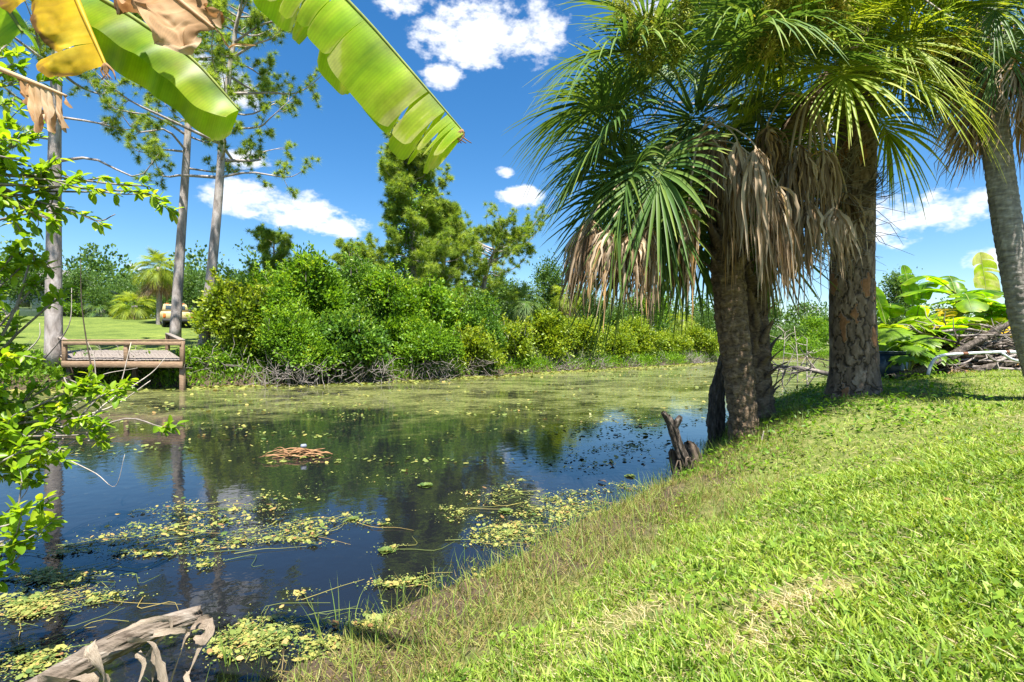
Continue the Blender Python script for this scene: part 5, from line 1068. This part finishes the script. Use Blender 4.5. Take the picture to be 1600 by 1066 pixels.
def strip(pts, w, seed, t=.6, tw=.9):
    w = w * .8
    r = np.random.default_rng(seed); q = spline([P(*p) for p in pts], 20); T = nrm(np.gradient(q, axis=0)); a0 = r.uniform(0, 6.28); Sd = []
    for i in range(20):
        a = a0 + tw * i / 6; e1 = nrm(np.cross(T[i], [0, 1., .2])); e2 = np.cross(T[i], e1); Sd.append(e1 * math.cos(a) + e2 * math.sin(a))
    Sd = np.array(Sd); Up = np.cross(T, Sd); ww = w * np.interp(np.linspace(0, 1, 20), [0, .2, .8, 1], [.8, 1, .9, .35])[:, None]
    MB().grid(np.stack([q - Sd * ww * r.uniform(.6, 1.1, (20, 1)), q - Sd * ww * .35 + Up * ww * .22, q + Sd * ww * .35 + Up * ww * .10, q + Sd * ww * r.uniform(.6, 1.1, (20, 1))], 1), np.clip(t + r.normal(0, .08, (20, 4)), 0, 1), np.stack(np.meshgrid(np.linspace(0, 1, 20), np.linspace(0, 1, 4), indexing='ij'), -1)).build('dry_sheath', M['sheath'], root, False)
for k, (pts, w, t) in enumerate([([(165, 1000, 1.24), (215, 975, 1.25), (262, 968, 1.3), (268, 985, 1.3)], .012, .8), ([(200, 1000, 1.24), (235, 1003, 1.22), (250, 1040, 1.22), (262, 1085, 1.22)], .017, .85), ([(240, 990, 1.26), (290, 985, 1.28), (288, 1000, 1.28), (262, 1080, 1.26)], .013, .9),
                                ([(300, 980, 1.32), (328, 975, 1.32), (318, 1000, 1.3), (304, 995, 1.3)], .018, .45), ([(315, 1005, 1.3), (298, 1045, 1.28), (290, 1058, 1.26), (305, 1085, 1.24)], .010, .75), ([(215, 1020, 1.25), (225, 1040, 1.24), (215, 1075, 1.22), (210, 1095, 1.22)], .015, .9),
                                ([(140, 1010, 1.2), (150, 1030, 1.17), (165, 1060, 1.17), (160, 1090, 1.17)], .03, .9), ([(240, 1015, 1.27), (240, 1045, 1.26), (236, 1080, 1.26)], .008, .7), ([(60, 1065, 1.2), (100, 1060, 1.17), (140, 1058, 1.17), (150, 1075, 1.17)], .02, .5), ([(318, 985, 1.32), (330, 968, 1.33), (318, 966, 1.33), (302, 978, 1.3)], .012, .3), ([(265, 985, 1.3), (245, 1005, 1.3), (225, 1030, 1.3)], .007, .8)]):
    strip(pts, w, 200 + k, t)

# ------------------------------------------------------------------ things on the water
rng = np.random.default_rng(101); mb = MB()
def pads(C, L, t, tilt=.26, z=.012):
    n = len(C); a = rng.uniform(0, 2 * np.pi, n); D = np.column_stack([np.cos(a), np.sin(a), rng.normal(0, tilt, n)]); Nn = np.column_stack([rng.normal(0, tilt, n), rng.normal(0, tilt, n), np.ones(n)])
    C = np.column_stack([C[:, 0], C[:, 1], np.full(n, z) + rng.random(n) * .015]); L = np.broadcast_to(L, (n,)) * np.clip(np.exp(rng.normal(-.1, .38, n)), .4, 2.2)
    D = nrm(D); S = nrm(np.cross(D, Nn)); w = L[:, None] * .30
    V = np.stack([C - D * L[:, None] * .5, C - D * L[:, None] * .2 + S * w, C + D * L[:, None] * .22 + S * w * .9, C + D * L[:, None] * .5, C + D * L[:, None] * .22 - S * w * .9, C - D * L[:, None] * .2 - S * w], 1)
    V[:, :, 2] = np.maximum(V[:, :, 2], .004); i = np.arange(n)[:, None] * 6
    mb.add(V.reshape(-1, 3), [np.concatenate([i + [0, 1, 2, 3], i + [0, 3, 4, 5]])], np.repeat(np.clip(t, 0, 1), 6))
PATCH = [(330, 798, 110, 20, 230), (280, 838, 110, 26, 260), (470, 825, 85, 16, 200), (110, 858, 45, 9, 60), (55, 905, 55, 16, 130), (140, 900, 60, 10, 70), (40, 950, 70, 26, 260), (160, 935, 60, 10, 70), (315, 882, 45, 7, 40), (45, 1040, 60, 22, 170), (20, 860, 40, 12, 60),
         (775, 775, 50, 14, 120), (860, 795, 75, 20, 260), (790, 832, 65, 22, 330), (900, 800, 60, 16, 160), (960, 700, 60, 10, 260), (905, 730, 60, 10, 120), (700, 800, 40, 8, 30), (400, 1000, 55, 30, 300), (470, 930, 12, 4, 14), (640, 912, 45, 8, 80), (610, 862, 14, 6, 16), (505, 1010, 50, 22, 120), (590, 975, 60, 12, 100),
         (60, 905, 70, 5, 60), (250, 865, 120, 6, 120), (420, 845, 130, 8, 120), (950, 660, 140, 14, 200), (600, 755, 240, 40, 40), (330, 700, 200, 40, 40), (760, 900, 30, 8, 40), (940, 770, 60, 10, 120)]
for u, v, ru, rv, n in PATCH:
    q = rng.normal(0, .5, (n, 2)); nc_ = max(2, n // 14); cc_ = rng.normal(0, .5, (nc_, 2)); q = np.where(rng.random((n, 1)) < .75, cc_[rng.integers(nc_, size=n)] + rng.normal(0, .13, (n, 2)), q); uu = u + q[:, 0] * ru; vv = np.maximum(v + q[:, 1] * rv + q[:, 0] * rv * -.3, 570); Y = HC * FP / (vv - VH); X = (uu - 800) / FP * Y
    far = Y > 9
    if v > 740: jj = rng.integers(n, size=n * 5); pads(np.column_stack([X, Y])[jj] + rng.normal(0, .05, (n * 5, 2)) * [1.4, 1], .011, rng.normal(.4, .2, n * 5))
    pads(np.column_stack([X, Y]), np.where(far, .05, .030) * (1 + .02 * Y), np.where(far, rng.normal(.5, .16, n), rng.normal(.55, .22, n)))
# sparse specks all over the weedy half and a thick band under the far bank
n = 9000; uu = rng.uniform(60, 1290, n); vv = 577 + 150 * rng.random(n) ** 2.4; Y = HC * FP / (vv - VH); X = (uu - 800) / FP * Y; k = (fbm(np.column_stack([X * .5, Y * 1.3]), 4) > .53); pads(np.column_stack([X, Y])[k], .03 + .0035 * Y[k], rng.normal(.45, .2, k.sum()))
for a, b_ in zip(FAR[2:10], FAR[3:11]):
    n = int(np.linalg.norm(b_ - a) * 85); q = a + (b_ - a) * rng.random((n, 1)); nr = nrm(np.array([(b_ - a)[1], -(b_ - a)[0]])); q = q + nr * (np.abs(rng.normal(0, .8, (n, 1))) + .0); pads(q, .17, rng.normal(.5, .12, n))
tag(mb.build('floating_leaves', M['pad']), 'yellow-green leaves and weed floating on the canal', 'water weed', kind='stuff')
mb = MB()
for u, v, ru, rv, n in [p for p in PATCH if p[1] > 770]:
    for i in range(max(2, n // 18)):
        q = rng.normal(0, .5, 2); vv = v + q[1] * rv; uu = u + q[0] * ru; p = WP(uu, vv) + [0, 0, .008]; a = rng.normal(.35, .5); l = rng.uniform(.15, .6); d = np.array([math.cos(a), math.sin(a), 0]) * l
        mb.tube(spline([p, p + d * .35 + [rng.normal(0, .14) * l, rng.normal(0, .14) * l, .006], p + d * .7 + [rng.normal(0, .2) * l, rng.normal(0, .2) * l, .003], p + d], 9), np.linspace(.0028, .0012, 9), 4, rng.uniform(.1, .9), cap=False)
tag(mb.build('floating_stems', M['pad']), 'long weed stems trailing among the floating leaves', 'water weed', kind='stuff')
# water lettuce rosettes
RL = []
for k in range(2):
    b = MB()
    for i in range(11):
        a = i * 2.4; e = .06 + .045 * i; L = .07 - .003 * i; d = np.array([math.cos(a) * math.cos(e), math.sin(a) * math.cos(e), math.sin(e)]); sd = np.array([-math.sin(a), math.cos(a), 0]); q = np.array([0, .3, .7, 1.]); w = np.array([.15, .4, .5, .25]) * L
        c = d * (L * q)[:, None]; b.grid(np.stack([c - sd * w[:, None], c + [0, 0, -.004], c + sd * w[:, None]], 1), .05 + .08 * (i % 4) + .1 * k)
    me = b.mesh('rosette', smooth=True); me.materials.append(M['pad']); RL.append(me)
names = ['pale green water plant floating alone near the bottom centre', 'green water plant at the right tip of the long weed mat', 'small water plant floating in the middle of the dark water', 'upright green leaf tuft in the mat left of centre', 'water plant among the weeds by the brown shore grass', 'water plant in the weeds at the left edge', 'pale water plant in the yellow weeds at the bottom shore', 'water plant left of the stump', 'water plant below the shore weeds, bottom centre', 'second pale water plant at the bottom shore']
for k, (u, v, s) in enumerate([(603, 862, 1.1), (552, 812, .9), (665, 760, 1.5), (350, 815, .7), (790, 800, 1.2), (40, 945, 1.5), (432, 1000, 1.3), (985, 745, 1.1), (600, 968, .9), (385, 985, 1.0)]):
    o = link('water_lettuce', RL[k % 2], None); o.location = tuple(WP(u, v) + [0, 0, .004]); o.rotation_euler = (0, 0, k * 1.3); o.scale = (s, s, s); tag(o, names[k], 'water plant', 'water plants on the canal')
# orange driftwood raft
dp = WP(468, 712); root = thing('driftwood_raft', dp, 'orange-brown raft of dead fronds floating in mid canal', 'driftwood')
for i in range(34):
    a = rng.normal(.15, .55) + (math.pi if rng.random() < .4 else 0); p = dp + [rng.normal(0, .16), rng.normal(0, .12), .01 + rng.random() * .06]; d = np.array([math.cos(a), math.sin(a) * .7, rng.normal(0, .05)]) * rng.uniform(.2, .5)
    MB().tube(spline([p - d * .5, p + [0, 0, rng.uniform(0, .05)], p + d * .5], 7), np.array([.006, .012, .015, .016, .012, .010, .004]) * rng.uniform(.6, 1.3), 6, .5, flat=.5).build('frond_stalk', M['drift'], root, True)
M['bluegrey'] = plain_mat('grey blue plastic', (.22, .25, .33), .5)
MB().cbox(dp + [.08, -.05, .15], (.08, .06, .05), .012, R3(.5)).build('plastic_piece', M['bluegrey'], root)
# dead leaves floating dark near the stump
for k, (u, v) in enumerate([(982, 650), (1000, 668), (965, 683), (985, 698), (957, 727), (935, 753)]):
    p = WP(u, v); b = MB(); q = np.linspace(0, 1, 5); w = np.array([.02, .05, .06, .04, .01]); a = k * 1.1; d = np.array([math.cos(a), math.sin(a), 0]); sd = np.array([-d[1], d[0], 0]); c = p + d * (.11 * q)[:, None] + [0, 0, .01] + np.array([0, 0, 1.]) * (.012 * np.sin(q * 3))[:, None]
    b.grid(np.stack([c - sd * w[:, None] * .6 + [0, 0, .012], c, c + sd * w[:, None] * .6 + [0, 0, .006]], 1), .1); tag(b.build('dead_leaf', M['darkwood'], None), ['farthest of the dark dead leaves afloat left of the stump', 'dark dead leaf afloat, second from the far side', 'dark dead leaf afloat, third from the far side', 'dark dead leaf in the weed patch left of the stump', 'dark dead leaf afloat, second nearest the shore sedge', 'dark dead leaf afloat, nearest the shore sedge'][k], 'leaf', 'dark dead leaves afloat by the stump')

# ------------------------------------------------------------------ grass on the near bank
rng = np.random.default_rng(111)
def bank_points(n, xr, yr, dmin, dmax, keep):
    p = np.column_stack([rng.uniform(*xr, n), rng.uniform(*yr, n)]); d = sdist(p, NEAR); k = (d > dmin) & (d < dmax) & (rng.random(n) < keep(p, d)); return p[k], d[k]
dry1, dry2, dry3 = GP(1260, 925)[:2], GP(1010, 960)[:2], GP(1180, 1010)[:2]
def dryness(p):
    q = np.exp(-((p - dry1) ** 2 / [.085, .035]).sum(1)) * 1.2 + np.exp(-((p - dry2) ** 2 / [.08, .03]).sum(1)) * 1.1 + np.exp(-((p - dry3) ** 2 / [.06, .03]).sum(1)) * .8
    return np.clip(q + np.clip((fbm(p * 1.7 + 3, 4) - .56) * 3.2, 0, .8), 0, 1)
mb = MB()
def turf(n, xr, yr, L, Wd, keep, seg, dmin=.1):
    p, d = bank_points(n, xr, yr, dmin, 9, lambda p, d: keep(p, d) * np.clip((d - (.72 - .5 * sstep(p[:, 1], 4.6, 6.2)) + (fbm(p * 2.2 + 30, 3) - .5) * .8) / .25, 0, 1)); m_ = len(p); z = H(p[:, 0], p[:, 1]); C = np.column_stack([p, z - .004])
    dr = dryness(p); isdry = rng.random(m_) < dr * .85 + .22
    low = np.where(isdry, .25, rng.uniform(.5, 1.5, m_)); D = np.column_stack([rng.normal(0, .55, m_), rng.normal(0, .55, m_), low])
    B = nrm(rng.normal(0, 1, (m_, 3)) * [1, 1, .2] + [0, 0, -.45])
    cl = fbm(p * 5, 3); t = np.where(isdry, rng.uniform(.80, 1, m_), np.clip(.50 + (cl - .5) * .5 + rng.normal(0, .14, m_), 0, .79))
    LL = L * rng.uniform(.55, 1.35, m_) * np.where(isdry, 1.0, .75 + .6 * cl); WW = Wd * rng.uniform(.6, 1.3, m_) * np.where(isdry, .45, 1)
    bladeset(mb, C, D, B, LL, WW, t, seg, rng.uniform(.2, .9, m_))
turf(90000, (-1.0, 3.0), (.25, 1.9), .05, .0075, lambda p, d: np.where(p[:, 0] < p[:, 1] * 1.25 + .5, 1, .1), 3)
turf(85000, (-.8, 4.6), (1.6, 4.0), .052, .0085, lambda p, d: np.where(p[:, 0] < p[:, 1] * 1.25 + .5, 1, .15), 3)
turf(85000, (1.0, 11.5), (3.7, 11), .055, .011, lambda p, d: np.clip(1.3 - p[:, 1] * .07, .25, 1), 2)
tag(mb.build('lawn_grass', M['grass']), 'short sunlit grass covering the near bank', 'grass', kind='stuff')
mb = MB()                                                   # broad-leaved weeds in the turf
p, d = bank_points(9000, (-.6, 4), (.3, 5), .5, 6, lambda p, d: (fbm(p * 2.1 + 8, 3) > .5) * 1.0); m_ = len(p); C = np.column_stack([p, H(p[:, 0], p[:, 1]) + rng.uniform(.005, .04, m_)])
leafset(mb, C, np.column_stack([rng.normal(0, 1, m_), rng.normal(0, 1, m_), rng.uniform(.1, .7, m_)]), rng.normal(0, .3, (m_, 3)) + [0, 0, 1], rng.uniform(.025, .05, m_), rng.uniform(.014, .026, m_), np.clip(rng.normal(.45, .15, m_), 0, .75), .15)
tag(mb.build('lawn_weeds', M['grass']), 'small broad-leaved weeds scattered through the near grass', 'weeds', kind='stuff')
mb = MB()                                                   # shoreline sedge and brown thatch
p, d = bank_points(190000, (-2.3, 4.0), (.6, 8.5), -.28, 1.3, lambda p, d: np.clip(fbm(p * 3.0 + 1, 3) * 2.2 - .3, .1, 1) * np.where(d < 0, .35, 1) * np.where(d > .8, .5, 1)); m_ = len(p)
z = np.maximum(H(p[:, 0], p[:, 1]), -.03); C = np.column_stack([p, z]); tall = rng.random(m_) < .10; wet = d < .25
D = np.column_stack([rng.normal(0, .45, m_), rng.normal(0, .45, m_), np.where(tall, 1.5, rng.uniform(.25, 1.0, m_))]); B = nrm(rng.normal(0, 1, (m_, 3)) + [0, 0, -.4])
bladeset(mb, C, D, B, np.where(tall, rng.uniform(.12, .26, m_), rng.uniform(.04, .11, m_)), rng.uniform(.003, .006, m_), np.where(tall, rng.uniform(0, .5, m_), rng.uniform(.3, 1, m_)), 3, rng.uniform(.1, .7, m_))
tag(mb.build('shore_sedge', M['sedge']), 'sparse olive and brown sedge along the near waterline', 'sedge', kind='stuff')
mb = MB()                                                   # shade-loving ground cover by the palms
p, d = bank_points(9000, (1.6, 7), (5.2, 9.5), .05, 3.2, lambda p, d: (fbm(p * 2.7 + 5, 3) > .45) * .8); m_ = len(p); C = np.column_stack([p, H(p[:, 0], p[:, 1]) + rng.uniform(.0, .10, m_)])
leafset(mb, C, np.column_stack([rng.normal(0, 1, m_), rng.normal(0, 1, m_), rng.uniform(.1, .7, m_)]), rng.normal(0, .4, (m_, 3)) + [0, 0, 1], rng.uniform(.04, .08, m_), rng.uniform(.02, .04, m_), np.clip(rng.normal(.4, .2, m_), 0, 1), .2)
tag(mb.build('ground_cover', M['shrub']), 'low leafy ground cover in the shade below the palms', 'ground cover', kind='stuff')
# tall single reeds in the shallows
lbs = ['tall green reed at the bottom shore, left of the yellow weeds', 'reed pair standing in the shallows near bottom centre', 'green reed leaning at the weedy shore', 'thin reed by the shore sedge in mid picture', 'tallest lone reed in the dark shallows', 'short reed left of the shore sedge', 'reed cluster beside the dead stem']
for k, (u, v, h) in enumerate([(500, 1000, .22), (575, 965, .16), (540, 985, .14), (715, 930, .16), (690, 925, .13), (808, 885, .12), (355, 1040, .18)]):
    p = WP(u, v); root = thing('reed', p, lbs[k], 'reed', 'reeds in the shallows')
    for j in range(4):
        b = MB(); n_ = 1; q = p + [rng.normal(0, .012), rng.normal(0, .012), -.02]; bladeset(b, q[None], np.array([[rng.normal(0, .18), rng.normal(0, .18), 1.]]), nrm(rng.normal(0, 1, (1, 3))), np.array([h * rng.uniform(.7, 1.3)]), np.array([.006]), rng.uniform(.0, .4), 4, np.array([.25])); b.build('blade', M['sedge'], root)
# fallen bits on the grass
for k, (u, v, L, lb) in enumerate([(1190, 690, .14, 'short pale stick standing in the grass by the palm foot'), (1475, 795, .05, 'brown fallen leaf lying on the near lawn'), (1235, 675, .35, 'thin pale stick lying in the shaded grass'), (1440, 622, .10, 'reddish fallen leaf on the lawn edge near the pine')]):
    g_ = GP(u, v)
    if k in (0, 2):
        d = np.array([.05, 0, .9]) if k == 0 else np.array([.9, .35, .12]); b = MB(); b.tube(spline([g_, g_ + d * L * .5 + [.01, 0, .01], g_ + d * L + [.02 * (1 - k), 0, 0]], 8), np.linspace(.012, .006, 8), 6); tag(b.build('fallen_stick', M['bleached'], None, True), lb, 'stick')
    else:
        Mx = np.array(frame((1, .2, .05), (0, -.3, 1)).to_3x3()); b = MB(); b.grid((LEAFG[0].reshape(-1, 3) @ Mx.T * L + g_ + [0, 0, .045]).reshape(6, 3, 3), .3); tag(b.build('fallen_leaf', M['banana_b'], None, True), lb, 'leaf')
